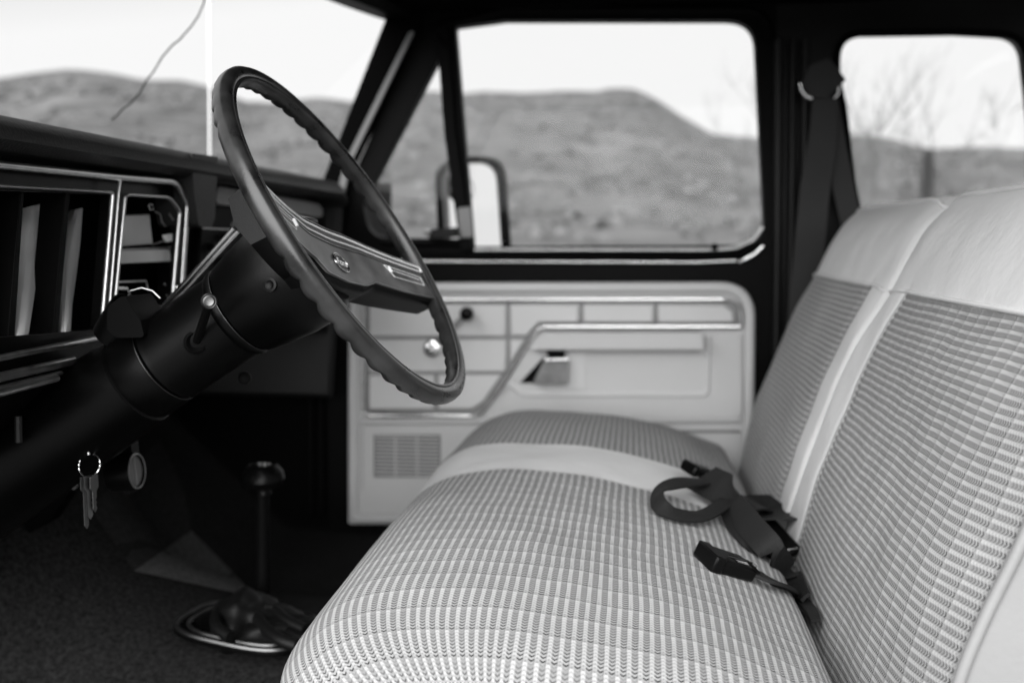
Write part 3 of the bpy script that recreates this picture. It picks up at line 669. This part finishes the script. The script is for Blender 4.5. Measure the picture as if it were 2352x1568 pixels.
# ---- column
ca = -sn; c0 = scn
def col(k, r_=0, ang=0):
    e = ca.cross(Vector((0, 1, 0))).normalized(); g_ = ca.cross(e); return c0 + ca * k + (e * math.cos(ang) + g_ * math.sin(ang)) * r_
CO = MB().lathe(c0, ca, [(.262, .02), (.262, .0505), (.27, .052), (.295, .053), (.30, .0515), (.302, .054), (.36, .058), (.45, .062), (.55, .066), (.75, .07), (.9, .07)], 64).build('steering_column', 'plastic', T)
MB().lathe(c0, ca, [(.040, .030), (.043, .054), (.052, .0625), (.070, .0665), (.095, .0655), (.125, .0600), (.148, .0545), (.1500, .0515), (.1500, .03)], 64).build('column_bell', 'plastic', CO)
MB().lathe(c0, ca, [(.1515, .03), (.1515, .0530), (.156, .0540), (.160, .0530), (.163, .0505), (.25, .0505), (.256, .0515), (.260, .049), (.26, .03)], 64).build('column_collar', 'plastic', CO)
MB().sweep([col(.1512, .0532, t) for t in [math.pi * 2 * k / 60 for k in range(60)]], circ8(.0003), tuple(ca), True).build('collar_edge', 'dullmetal', CO)
MB().sweep([col(.2605, .0512, t) for t in [math.pi * 2 * k / 60 for k in range(60)]], circ8(.0003), tuple(ca), True).build('collar_edge', 'dullmetal', CO)
MB().plate([WW(0, 0)] * 0 or YP(rpoly([(580, 516, 4), (640, 490), (700, 500), (700, 560), (640, 548)]), -.39), [], (0, .05, 0)).build('bell_cap', 'plastic', CO, bevel=.004)
MB().lathe(at(622, 655, Y=-.424), (-.1, -1, .15), [(0, .0075), (.003, .0075), (.0035, .005), (.001, .0)], 20).build('bell_screw_recess', 'plastic', CO)
# turn lever with round knob end towards the driver's door
l0, l1 = at(452, 782, Y=-.405), at(478, 705, Y=-.455)
LV = MB().tube([l0, l1], .0045, 12).build('turn_lever', 'gloss', CO)
kc = at(480, 692, Y=-.458); kd = (CAM - kc).normalized()
MB().lathe(kc - kd * .008, kd, [(0, .006), (.004, .0080), (.010, .0082), (.0115, .0072), (.0105, .006), (.0115, .0045), (.0108, .002), (.011, 0)], 32).build('lever_knob', 'dullmetal', CO)
MB().lathe(at(450, 786, Y=-.402), (at(450, 786, Y=-.45) - at(450, 786, Y=-.40)).normalized(), [(0, .013), (.004, .0125), (.006, .010), (.002, .006)], 20).build('lever_socket', 'rubber', CO)
# lever on the far side of the column: dark sleeve and two bright rods
MB().tube([at(600, 440, Y=-.27), at(536, 522, Y=-.27)], .0065, 12, scale=[1.3, .8]).build('shift_lever', 'pad', CO)
MB().tube([at(536, 524, Y=-.27), at(396, 678, Y=-.27), at(330, 750, Y=-.27)], .0022, 10).build('shift_rod', 'chrome', CO)
MB().tube([at(546, 530, Y=-.28), at(430, 655, Y=-.28), at(350, 730, Y=-.28)], .0030, 10).build('shift_rod', 'chrome', CO)
# pod on top of the column
pc = at(318, 722, Y=-.355)
MB().lathe(pc + Vector((-.03, .0, -.025)), (.62, -.25, .75), [(0, .024), (.03, .024), (.045, .0225), (.046, .021), (.03, .020), (.028, 0)], 32).build('column_pod', 'plastic', CO)
MB().sweep([at(288 + 0, 690, Y=-.37), at(300, 668, Y=-.37), at(325, 661, Y=-.365), at(350, 668, Y=-.36), at(368, 685, Y=-.36)], circ8(.0009), (0, 1, 0)).build('pod_edge', 'trimmetal', CO)
MB().plate(YP(rpoly([(246, 704, 26), (284, 676, 12), (322, 735, 8), (332, 775, 10), (268, 776, 22), (246, 760, 18)]), -.405), [], (0, .06, 0)).build('column_bracket', 'black', CO, bevel=.01, bseg=3)
MB().lathe(at(562, 868, Y=-.30), (.3, -1, .1), [(0, .008), (.004, .0075), (.005, .005), (.003, 0)], 20).build('tilt_knob', 'black', CO)

il = at(203, 1042, Y=-.385)
MB().lathe(il + Vector((-.004, 0, .034)), (.1, -.05, -1), [(0, .011), (.020, .0105), (.024, .009), (.024, .004), (.020, 0)], 24).build('ignition_lock', 'dullmetal', CO)
# ---- keys hanging from the column
kr = at(205, 1068, Y=-.39)
KR = empty('key_bunch', kr); tag(KR, 'bunch of keys on a steel ring hanging under the steering column', 'keys')
MB().tube([kr + Vector((.0125 * math.cos(t), .004 * math.sin(t), .0125 * math.sin(t))) for t in [2 * math.pi * k / 40 for k in range(40)]], .0007, 8, closed=True).build('ring', 'chrome', KR)
MB().tube([kr + Vector((.0, 0, .012)), kr + Vector((-.002, 0, .022))], .0018, 8).build('ignition_key', 'trimmetal', KR)
for i, (dx, dy, L, an) in enumerate([(-.004, -.003, .060, 75), (-.001, .0, .050, 60), (.004, .002, .042, 80)]):
    b0 = kr + Vector((dx, dy, -.012)); rm = Matrix.Rotation(R(an), 3, 'Z'); km = MB()
    pr = [(-.006, 0), (.006, 0), (.0065, -.014), (.003, -.018), (.0028, -.026), (.001, -.028), (.0028, -.031), (.0012, -.034), (.0028, -.037), (.0028, -L + .004), (0, -L), (-.003, -L + .004), (-.003, -.018), (-.0065, -.014)]
    km.plate([b0 + rm @ Vector((x, 0, z)) for x, z in pr], [], rm @ Vector((0, .0012, 0))).build('key', 'dullmetal', KR)
# ---- small gauge under the dash, and bracket
gb = at(290, 1080, Y=-.20)
GB = MB().plate(YP(rpoly([(258, 1035, 3), (300, 1018, 3), (312, 1120, 10), (290, 1140, 10), (270, 1120, 8)]), -.20), [], (0, .02, 0)).build('under_dash_gauge', 'gloss', T, bevel=.003)
gn = Vector((1.0, .02, .1)).normalized()
MB().lathe(at(292, 1083, Y=-.20) - gn * .02, gn, [(0, .024), (.03, .0255), (.034, .0245), (.034, .021), (.030, .020), (.029, 0)], 36).build('gauge_housing', 'gloss', GB)
gcx = at(292, 1083, Y=-.20) + gn * .0125; e_ = gn.cross(Vector((0, 0, 1))).normalized(); f2 = gn.cross(e_)
MB().sweep([gcx + e_ * .0225 * math.cos(t) + f2 * .0225 * math.sin(t) for t in [2 * math.pi * k / 40 for k in range(40)]], circ8(.0018), tuple(gn), True).build('gauge_ring', 'trimmetal', GB)
MB().lathe(gcx - gn * .004, gn, [(0, .0215), (.002, .0215)], 32).build('gauge_face', 'grey', GB)
MB().tube([gcx + f2 * .018 - gn * .001, gcx - f2 * .018 - gn * .001], .0012, 6).build('gauge_pointer', 'grey', GB)
MB().tube(YP([(104, 1088), (140, 1108), (170, 1122), (196, 1096), (150, 1090), (104, 1086)], -.1), .0018, 6).build('dash_bracket', 'grey', T)
MB().tube(YP([(42, 955), (43, 1015)], -.42), .004, 8).build('cable_clip', 'pad', T)
MB().plate(YP([(0, 1180), (60, 1170), (180, 1060), (200, 1070), (110, 1200), (0, 1260)], .0 - .1), [], (0, .03, 0)).build('pedal_bracket', 'liner', T)

# ---- gear lever
GY = 0.02
zf = floorz(-.56, GY)
GL = MB().tube([at(604, 1400, Y=GY), at(604, 1250, Y=GY), at(603, 1105, Y=GY)], .0105, 14).build('gear_lever', 'black', T)
kp = at(604, 1080, Y=GY)
MB().lathe(kp - Vector((0, 0, .036)), (0, 0, 1), [(-.004, .006), (.0, .012), (.006, .010), (.008, .014), (.012, .026), (.022, .0320), (.034, .0305), (.043, .0235), (.0455, .021), (.0445, .0195), (.0455, 0)], 36).build('knob', 'gloss', GL)
def text_mesh(body, size, mw, name, m, parent):
    c = bpy.data.curves.new(name, 'FONT'); c.body = body; c.size = size; c.extrude = .0002; c.align_x = 'CENTER'; c.align_y = 'CENTER'; c.offset = .0002
    o = bpy.data.objects.new('tmp', c); scene.collection.objects.link(o); bpy.context.view_layer.update()
    me = bpy.data.meshes.new_from_object(o.evaluated_get(bpy.context.evaluated_depsgraph_get())); bpy.data.objects.remove(o)
    me.materials.clear(); me.materials.append(M[m]); o = bpy.data.objects.new(name, me); scene.collection.objects.link(o); o.matrix_world = mw
    bpy.context.view_layer.update(); attach(o, parent); return o
kt = kp + Vector((0, 0, .0098))
text_mesh('R 2 4', .0095, Matrix.Translation(kt + Vector((0, .005, 0))), 'shift_pattern', 'white', GL)
text_mesh('1 3', .0095, Matrix.Translation(kt + Vector((.002, -.006, 0))), 'shift_pattern', 'white', GL)
# boot and plate
pl = [at(u, v, Z=.838) for u, v in [(400, 1425), (690, 1490), (760, 1440), (520, 1372)]]
pcx = at(574, 1436, Z=.836)
def ov(rx, ry, z, n=56, ex=3.2):
    out = []
    for k in range(n):
        t = 2 * math.pi * k / n; c_, s_ = math.cos(t), math.sin(t)
        out.append(pcx + Vector((rx * abs(c_) ** (2 / ex) * (1 if c_ > 0 else -1), ry * abs(s_) ** (2 / ex) * (1 if s_ > 0 else -1), z)))
    rm_ = Matrix.Rotation(-.20, 3, 'Z'); o2 = []
    for q in out:
        d_ = rm_ @ (q - pcx); d_.z -= d_.x * .07; o2.append(pcx + d_)
    return o2
MB().plate(ov(.104, .078, -.006), [], (0, 0, .006)).build('boot_plate', 'gloss', GL, bevel=.002)
MB().sweep(ov(.100, .074, .002), circ8(.0038), (0, 0, 1), True).build('boot_ring', 'dullmetal', GL)
MB().sweep(ov(.085, .060, .002), circ8(.0032), (0, 0, 1), True).build('boot_ring', 'dullmetal', GL)
def blob(c, rx, ry, rz, nz_, seed, mb):
    rows = []
    for i in range(25):
        ph_ = math.pi * i / 24
        rows.append([Vector((c.x, c.y, c.z)) + Vector((rx * math.sin(ph_) * math.cos(a), ry * math.sin(ph_) * math.sin(a), rz * math.cos(ph_))) * (1 + nz_ * noise.noise(Vector((math.sin(ph_) * math.cos(a) * 1.6 + seed, math.sin(ph_) * math.sin(a) * 1.6, math.cos(ph_) * 1.6)))) for a in [2 * math.pi * k / 40 for k in range(40)]])
    mb.grid(rows, False, True)
bm_ = MB()
bz = pcx.z + .012
blob(at(560, 1425, Z=bz), .046, .050, .040, .35, 1, bm_)
blob(at(610, 1440, Z=bz - .006), .070, .050, .026, .4, 4, bm_)
for k, (P_, r_) in enumerate([([(556, 1376), (575, 1366), (600, 1385), (622, 1420), (655, 1450), (700, 1470)], .010), ([(580, 1374), (584, 1400), (600, 1432), (640, 1466), (680, 1482)], .009),
                              ([(520, 1385), (498, 1410), (500, 1440), (530, 1462)], .009), ([(604, 1392), (630, 1400), (660, 1425), (700, 1445)], .008)]):
    bm_.tube(smoothpath([at(u, v, Z=bz + .024 - .006 * q) for q, (u, v) in enumerate(P_)], 6), r_, 12)
bm_.build('boot', 'boot', GL, smooth=80)
# patch of light on the tunnel carpet, put in as a paler triangle
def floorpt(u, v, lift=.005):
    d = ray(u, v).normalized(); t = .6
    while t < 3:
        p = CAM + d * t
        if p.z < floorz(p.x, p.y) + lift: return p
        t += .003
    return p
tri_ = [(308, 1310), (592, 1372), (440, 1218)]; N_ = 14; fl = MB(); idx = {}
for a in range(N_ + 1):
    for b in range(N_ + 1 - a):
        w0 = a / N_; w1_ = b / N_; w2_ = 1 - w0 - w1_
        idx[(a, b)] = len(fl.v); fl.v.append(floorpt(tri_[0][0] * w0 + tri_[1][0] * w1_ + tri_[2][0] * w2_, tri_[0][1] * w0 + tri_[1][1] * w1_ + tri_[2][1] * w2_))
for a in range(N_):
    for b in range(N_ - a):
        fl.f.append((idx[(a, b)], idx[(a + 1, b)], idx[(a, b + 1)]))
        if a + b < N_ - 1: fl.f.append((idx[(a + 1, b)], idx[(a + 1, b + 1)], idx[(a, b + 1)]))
fl.build('carpet_light_patch', 'light_patch', T)

qd = [Vector((205, 1165, 0)), Vector((366, 1010, 0)), Vector((440, 1216, 0)), Vector((306, 1308, 0))]; rows = []  # paler overlay on the toe board, light put into its colour
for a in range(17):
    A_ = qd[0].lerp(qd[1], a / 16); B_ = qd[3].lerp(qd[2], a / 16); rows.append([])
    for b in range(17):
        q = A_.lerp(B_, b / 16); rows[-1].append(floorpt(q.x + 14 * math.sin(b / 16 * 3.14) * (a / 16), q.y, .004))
MB().grid(rows).build('toe_board_light_patch', 'toe_lit_carpet', T)
# ================================================================= BENCH SEAT
YE = .66
cprof = smoothpath([(-.320, 0, .965), (-.328, 0, .985), (-.326, 0, 1.001), (-.311, 0, 1.026), (-.279, 0, 1.060), (-.228, 0, 1.081), (-.15, 0, 1.088), (-.04, 0, 1.080), (.08, 0, 1.053), (.15, 0, 1.020), (.182, 0, 1.001), (.198, 0, .972), (.204, 0, .93), (.204, 0, .88)], 10)
def gfun(y):
    a = min(1, abs(y) / YE); return math.sqrt(max(0, 1 - a ** (3.2 if y > 0 else 6.0)))
def cush(p, y):
    g_ = gfun(y); base = .955
    z = base + (p.z - base) * (.35 + .65 * g_) if p.z > base else p.z
    x = p.x
    rc = .15; e = max(0, abs(y) - (YE - rc)); back = rc - math.sqrt(max(0, rc * rc - e * e))
    if x < -.1: x = x + back * .95 * min(1, (-.1 - x) / .2)
    z += .0045 * noise.noise(Vector((x * 7, y * 5, 1.0))) + .0016 * noise.noise(Vector((x * 22, y * 16, 4.0)))
    return Vector((x, y, z))
ysg = [YE * math.sin(math.pi / 2 * (-1 + 2 * k / 220)) * .35 + YE * (-1 + 2 * k / 220) * .65 for k in range(221)]
def arc(P):
    out = [0]
    for i in range(1, len(P)): out.append(out[-1] + (P[i] - P[i - 1]).length)
    return out
def surface(prof, fn, ysl, name, m, parent, extra=None, disp=None):
    sa = arc(prof); me = bpy.data.meshes.new(name); vs = []; fs = []; uvs = []
    for i, p in enumerate(prof):
        for y in ysl: vs.append(tuple(fn(p, y))); uvs.append((sa[i], y))
    k = len(ysl)
    for i in range(len(prof) - 1):
        for j in range(k - 1): fs.append((i * k + j, i * k + j + 1, (i + 1) * k + j + 1, (i + 1) * k + j))
    me.from_pydata(vs, [], fs); ul = me.uv_layers.new(name='UVMap')
    for li, l in enumerate(me.loops): ul.data[li].uv = uvs[l.vertex_index]
    me.materials.append(M[m] if isinstance(m, str) else m); me.polygons.foreach_set('use_smooth', [True] * len(me.polygons))
    o = bpy.data.objects.new(name, me); scene.collection.objects.link(o)
    if parent: attach(o, parent)
    return o
SEAT = surface(cprof, cush, ysg, 'bench_seat', 'weave', T)
# boxing under the seam and end caps
def loop_at(p):   # outline of the cushion at a given profile point, running round the ends
    return [cush(p, y) for y in ysg]
front = loop_at(cprof[0])
left_end = [cush(p, -YE) for p in cprof][::-1]; right_end = [cush(p, YE) for p in cprof]
outline = left_end[:-1] + front + right_end[1:]
low = [Vector((q.x + .02 if abs(q.y) < YE - .01 else q.x, q.y * .985, .80)) for q in outline]
MB().grid([outline, [a.lerp(b, .5) + Vector((0, 0, 0)) for a, b in zip(outline, low)], low]).build('seat_boxing', 'vinyl', SEAT, smooth=60)
MB().tube([q + Vector((-.003 if abs(q.y) < YE - .01 else 0, 0, 0)) for q in outline[::2]], .0052, 10).build('cushion_piping', 'vinyl', SEAT, smooth=60)
# backrest
bprof = smoothpath([(.20, 0, .90), (.212, 0, .95), (.222, 0, 1.0), (.243, 0, 1.08), (.275, 0, 1.17), (.311, 0, 1.26), (.350, 0, 1.335), (.382, 0, 1.405), (.405, 0, 1.440), (.432, 0, 1.459), (.47, 0, 1.463), (.51, 0, 1.45), (.535, 0, 1.41), (.55, 0, 1.30)], 10)
def bck(p, y):
    a = abs(y) / YE; x, z = p.x, p.z
    if y < 0: y = y * .95
    e = a ** 10 * .030; x += e
    if z > 1.25:
        k = (z - 1.25) / .21
        z -= k * (.030 * max(0, (a - .8) / .2) ** 2.2)
        z -= k * .016 * math.exp(-(y / .035) ** 2)
    x += .012 * math.exp(-(y / .007) ** 2)                     # groove at the middle seam
    x += .0045 * noise.noise(Vector((z * 7, y * 5, 9.0))) + .0020 * noise.noise(Vector((z * 18, y * 14, 2.0)))
    if z < 1.335: x += .004 * math.exp(-((abs(y) - .098) / .010) ** 2)
    return Vector((x, y, z))
s_head = None
sa = arc(bprof)
for i, p in enumerate(bprof):
    if p.z >= 1.335: s_head = sa[i]; break
BK = surface(bprof, bck, ysg, 'backrest', weave_mat('woven_backrest_cloth', s_head, 0.0092, 0.031, bridge=0.38), SEAT)
for sg in (-1, 1):
    edge = [bck(p, sg * YE) for p in bprof]
    inn = [Vector((min(q.x + .0 + .13, .62), q.y * .985, q.z - (.03 if q.z > 1.4 else 0))) for q in edge]
    back = [Vector((.60, sg * YE * .98, min(q.z, 1.42))) for q in edge]
    MB().grid([edge, [a.lerp(b, .5) + Vector((0, sg * .008, 0)) for a, b in zip(edge, back)], back]).build('backrest_side', 'vinyl_shaded', SEAT, smooth=60)  # same vinyl as the seat, coloured darker to hold back the light
    MB().tube([q + Vector((-.002, sg * .001, .001)) for q in edge[::2]], .0050, 10, up=(0, 1, 0)).build('backrest_piping', 'vinyl_shaded', SEAT, smooth=60)
def zprof(zt):
    for i, p in enumerate(bprof):
        if p.z >= zt: return p
ph = zprof(1.335)
for y0, y1 in ((-YE, -.004), (.004, YE)):
    MB().tube([bck(ph, y0 + (y1 - y0) * k / 40) + Vector((-.001, 0, 0)) for k in range(41)], .0030, 8).build('headroll_seam', 'vinyl', SEAT, smooth=60)
    pt = bprof[88]
    MB().tube([bck(pt, y0 + (y1 - y0) * k / 40) + Vector((-.001, 0, .001)) for k in range(41)], .0036, 8).build('headroll_piping', 'vinyl', SEAT, smooth=60)
MB().plate([(.56, -.62, .80), (.60, -.62, 1.42), (.60, .62, 1.42), (.56, .62, .80)], [], (.02, 0, 0)).build('backrest_shell', 'black', SEAT)

# ================================================================= BELTS
def seatpt(u, v, lift=.004):
    """where the view ray meets the cushion or the backrest, lifted off it"""
    d = ray(u, v).normalized(); t = .5; last = None
    def sz(x, y):
        for i in range(len(cprof) - 1):
            if cprof[i].x > -.2 and cprof[i].x <= x <= cprof[i + 1].x:
                f_ = (x - cprof[i].x) / (cprof[i + 1].x - cprof[i].x); return cush(cprof[i].lerp(cprof[i + 1], f_), y).z
        return 1.05
    while t < 2.4:
        p = CAM + d * t
        if p.z < sz(p.x, p.y) + lift and abs(p.y) < .66: return p
        if p.x > lerp1([.9, 1.0, 1.17, 1.335], [.20, .222, .275, .35], p.z) - lift: return p
        t += .004
    return p
def ribbon(pts, w0_, name, m, parent, th=.0012, ups=None, n=6, taper=0):
    P = smoothpath(pts, n)
    U = smoothpath(ups, n) if ups else [Vector((0, 0, 1))] * len(P)
    rows = []
    for i, p in enumerate(P):
        t = (P[min(i + 1, len(P) - 1)] - P[max(i - 1, 0)]).normalized(); nrm = U[i].normalized(); side = t.cross(nrm).normalized(); nn = side.cross(t).normalized()
        wdt = w0_ * (1 - taper * max(0, (i / (len(P) - 1) - .45) / .55))
        rows.append([p + side * wdt / 2 + nn * th, p + nn * th * 1.4, p - side * wdt / 2 + nn * th, p - side * wdt / 2 - nn * th, p - nn * th * .6, p + side * wdt / 2 - nn * th])
    mb = MB().grid(rows, False, True); mb.f.append((0, 1, 2, 3, 4, 5)); k = len(rows) * 6; mb.f.append(tuple(range(k - 6, k)))
    return mb.build(name, m, parent, smooth=75)
# near buckle, lying on the driver's half
a0, a1 = seatpt(1632, 1280, .010), seatpt(1716, 1306, .010)
B1 = empty('seat_belt_buckle', a1); tag(B1, 'black seat belt buckle with open release lying on the near woven cushion', 'seat belt')
ax = (a1 - a0).normalized(); up = Vector((.1, -.15, 1)).normalized(); sd_ = ax.cross(up).normalized(); up = sd_.cross(ax); rm = Matrix((ax, sd_, up)).transposed()
ctr = (a0 + a1) / 2
MB().plate([ctr + rm @ Vector(p) for p in [(-.026, -.021, -.008), (.026, -.019, -.008), (.026, .019, -.008), (-.026, .021, -.008)]], [], rm @ Vector((0, 0, .016))).build('buckle_body', 'gloss', B1, bevel=.004, bseg=3)
MB().plate([ctr + rm @ Vector(p) for p in [(-.034, -.0215, -.009), (-.020, -.022, -.009), (-.020, .022, -.009), (-.034, .0215, -.009)]], [], rm @ Vector((0, 0, .019))).build('release_button', 'gloss', B1, bevel=.003)
MB().tube([ctr + rm @ Vector(p) for p in [(-.012, .008, .010), (.006, .018, .014), (.026, .020, .006)]], .0016, 8).build('buckle_wire', 'gloss', B1)
MB().plate([ctr + rm @ Vector(p) for p in [(-.004, .004, .0085), (.014, .005, .0085), (.016, .014, .0085), (-.002, .014, .0085)]], [], rm @ Vector((0, 0, .001))).build('latch_plate', 'chrome', B1)
MB().lathe(ctr + rm @ Vector((.033, -.004, .001)), up, [(0, .006), (.005, .0055), (.007, .002)], 14).build('rivet', 'chrome', B1)
ribbon([ctr + rm @ Vector((.024, 0, 0)), seatpt(1740, 1318, .012), seatpt(1790, 1342, .010), seatpt(1835, 1372, .009), seatpt(1862, 1400, .005), seatpt(1874, 1425, -.004)], .020, 'webbing', 'web', B1, .002, taper=.5)
# tangled pair by the middle strip
B2 = empty('tangled_seat_belt', seatpt(1700, 1170, .01)); tag(B2, 'tangled black seat belts looped across the smooth middle strip of the seat', 'seat belt')
L = lambda u, v, l: seatpt(u, v, l)
ribbon([L(1612, 1096, .030), L(1655, 1118, .034), L(1705, 1142, .034), L(1755, 1168, .026), L(1790, 1192, .014)], .056, 'webbing', 'web', B2, .0015, [Vector((0, -.6, .8))] * 5, 8)
ribbon([L(1650, 1108, .026), L(1600, 1106, .030), L(1552, 1110, .028), L(1520, 1124, .024), L(1509, 1144, .018), L(1522, 1166, .014), L(1560, 1182, .012), L(1612, 1184, .014), L(1652, 1164, .020), L(1680, 1142, .026)], .021, 'webbing', 'web', B2, .0015,
       [Vector((0, -.5, .9)), Vector((0, -.5, .9)), Vector((0, -.6, .8)), Vector((-.3, -.5, .7)), Vector((-.7, -.3, .6)), Vector((-.5, -.3, .8)), Vector((0, -.5, .9)), Vector((0, -.5, .9)), Vector((0, -.6, .8)), Vector((0, -.6, .8))], 8)
ribbon([L(1684, 1158, .030), L(1725, 1208, .030), L(1775, 1264, .022), L(1822, 1322, .012), L(1850, 1372, .004)], .034, 'webbing', 'web', B2, .002, [Vector((-.6, -.4, .6))] * 5, 8, .65)
ribbon([L(1668, 1152, .022), L(1690, 1200, .016), L(1740, 1256, .010), L(1800, 1310, .007), L(1845, 1368, .004)], .026, 'webbing', 'web', B2, .002, [Vector((-.2, -.5, .8))] * 5, 8, .5)
c2 = L(1608, 1082, .022); ax = (L(1650, 1096, .022) - c2).normalized(); up = Vector((0, -.3, 1)).normalized(); s2 = ax.cross(up).normalized(); up = s2.cross(ax); rm2 = Matrix((ax, s2, up)).transposed()
MB().box(c2, (.052, .030, .015), rm2).build('buckle_body', 'gloss', B2, bevel=.005, bseg=3)
MB().box(c2 - ax * .022, (.012, .032, .017), rm2).build('release_button', 'gloss', B2, bevel=.004)
c3 = L(1785, 1238, .020); ax = (L(1825, 1290, .018) - L(1745, 1200, .02)).normalized(); up = Vector((-.3, -.3, .9)).normalized(); s3 = ax.cross(up).normalized(); up = s3.cross(ax); rm3 = Matrix((ax, s3, up)).transposed()
MB().box(c3, (.085, .034, .012), rm3).build('belt_tongue_cover', 'gloss', B2, bevel=.005, bseg=3)
for q in (-.042, .040):
    MB().tube([c3 + rm3 @ Vector((q, -.012, .004)), c3 + rm3 @ Vector((q, .0, .008)), c3 + rm3 @ Vector((q, .012, .004))], .0018, 8).build('metal_tongue', 'chrome', B2)
# shoulder belt hanging on the pillar behind the passenger door
sb = at(1880, 190, Y=.74)
B3 = empty('shoulder_belt', sb); tag(B3, 'dark shoulder belt hanging from its guide on the pillar behind the door', 'seat belt')
gm_ = MB().plate(YP(rpoly([(1838, 205, 8), (1862, 150, 16), (1905, 132, 14), (1944, 184, 6), (1926, 200, 8), (1900, 226, 14), (1856, 226, 12)]), .735), [], (0, .03, 0)).build('belt_guide', 'web2', B3, bevel=.008, bseg=3)
MB().tube(YP([(1838, 192), (1842, 208), (1852, 220), (1866, 226)], .728), .0042, 10).build('guide_ring', 'chrome', B3)
MB().tube(YP([(1926, 200), (1924, 216), (1914, 226)], .728), .003, 10).build('guide_ring', 'chrome', B3)
MB().plate(YP([(1866, 224), (1922, 224), (1925, 300), (1902, 480), (1880, 760), (1800, 900), (1812, 700), (1838, 430), (1860, 300)], .742), [], (0, .003, 0)).build('webbing', 'web2', B3, bevel=.0005)
MB().plate(YP([(1905, 226), (1926, 226), (1945, 340), (1990, 560), (1960, 640), (1912, 430)], .755), [], (0, .003, 0)).build('webbing', 'web2', B3, bevel=.0005)

print('objects', len(scene.objects))
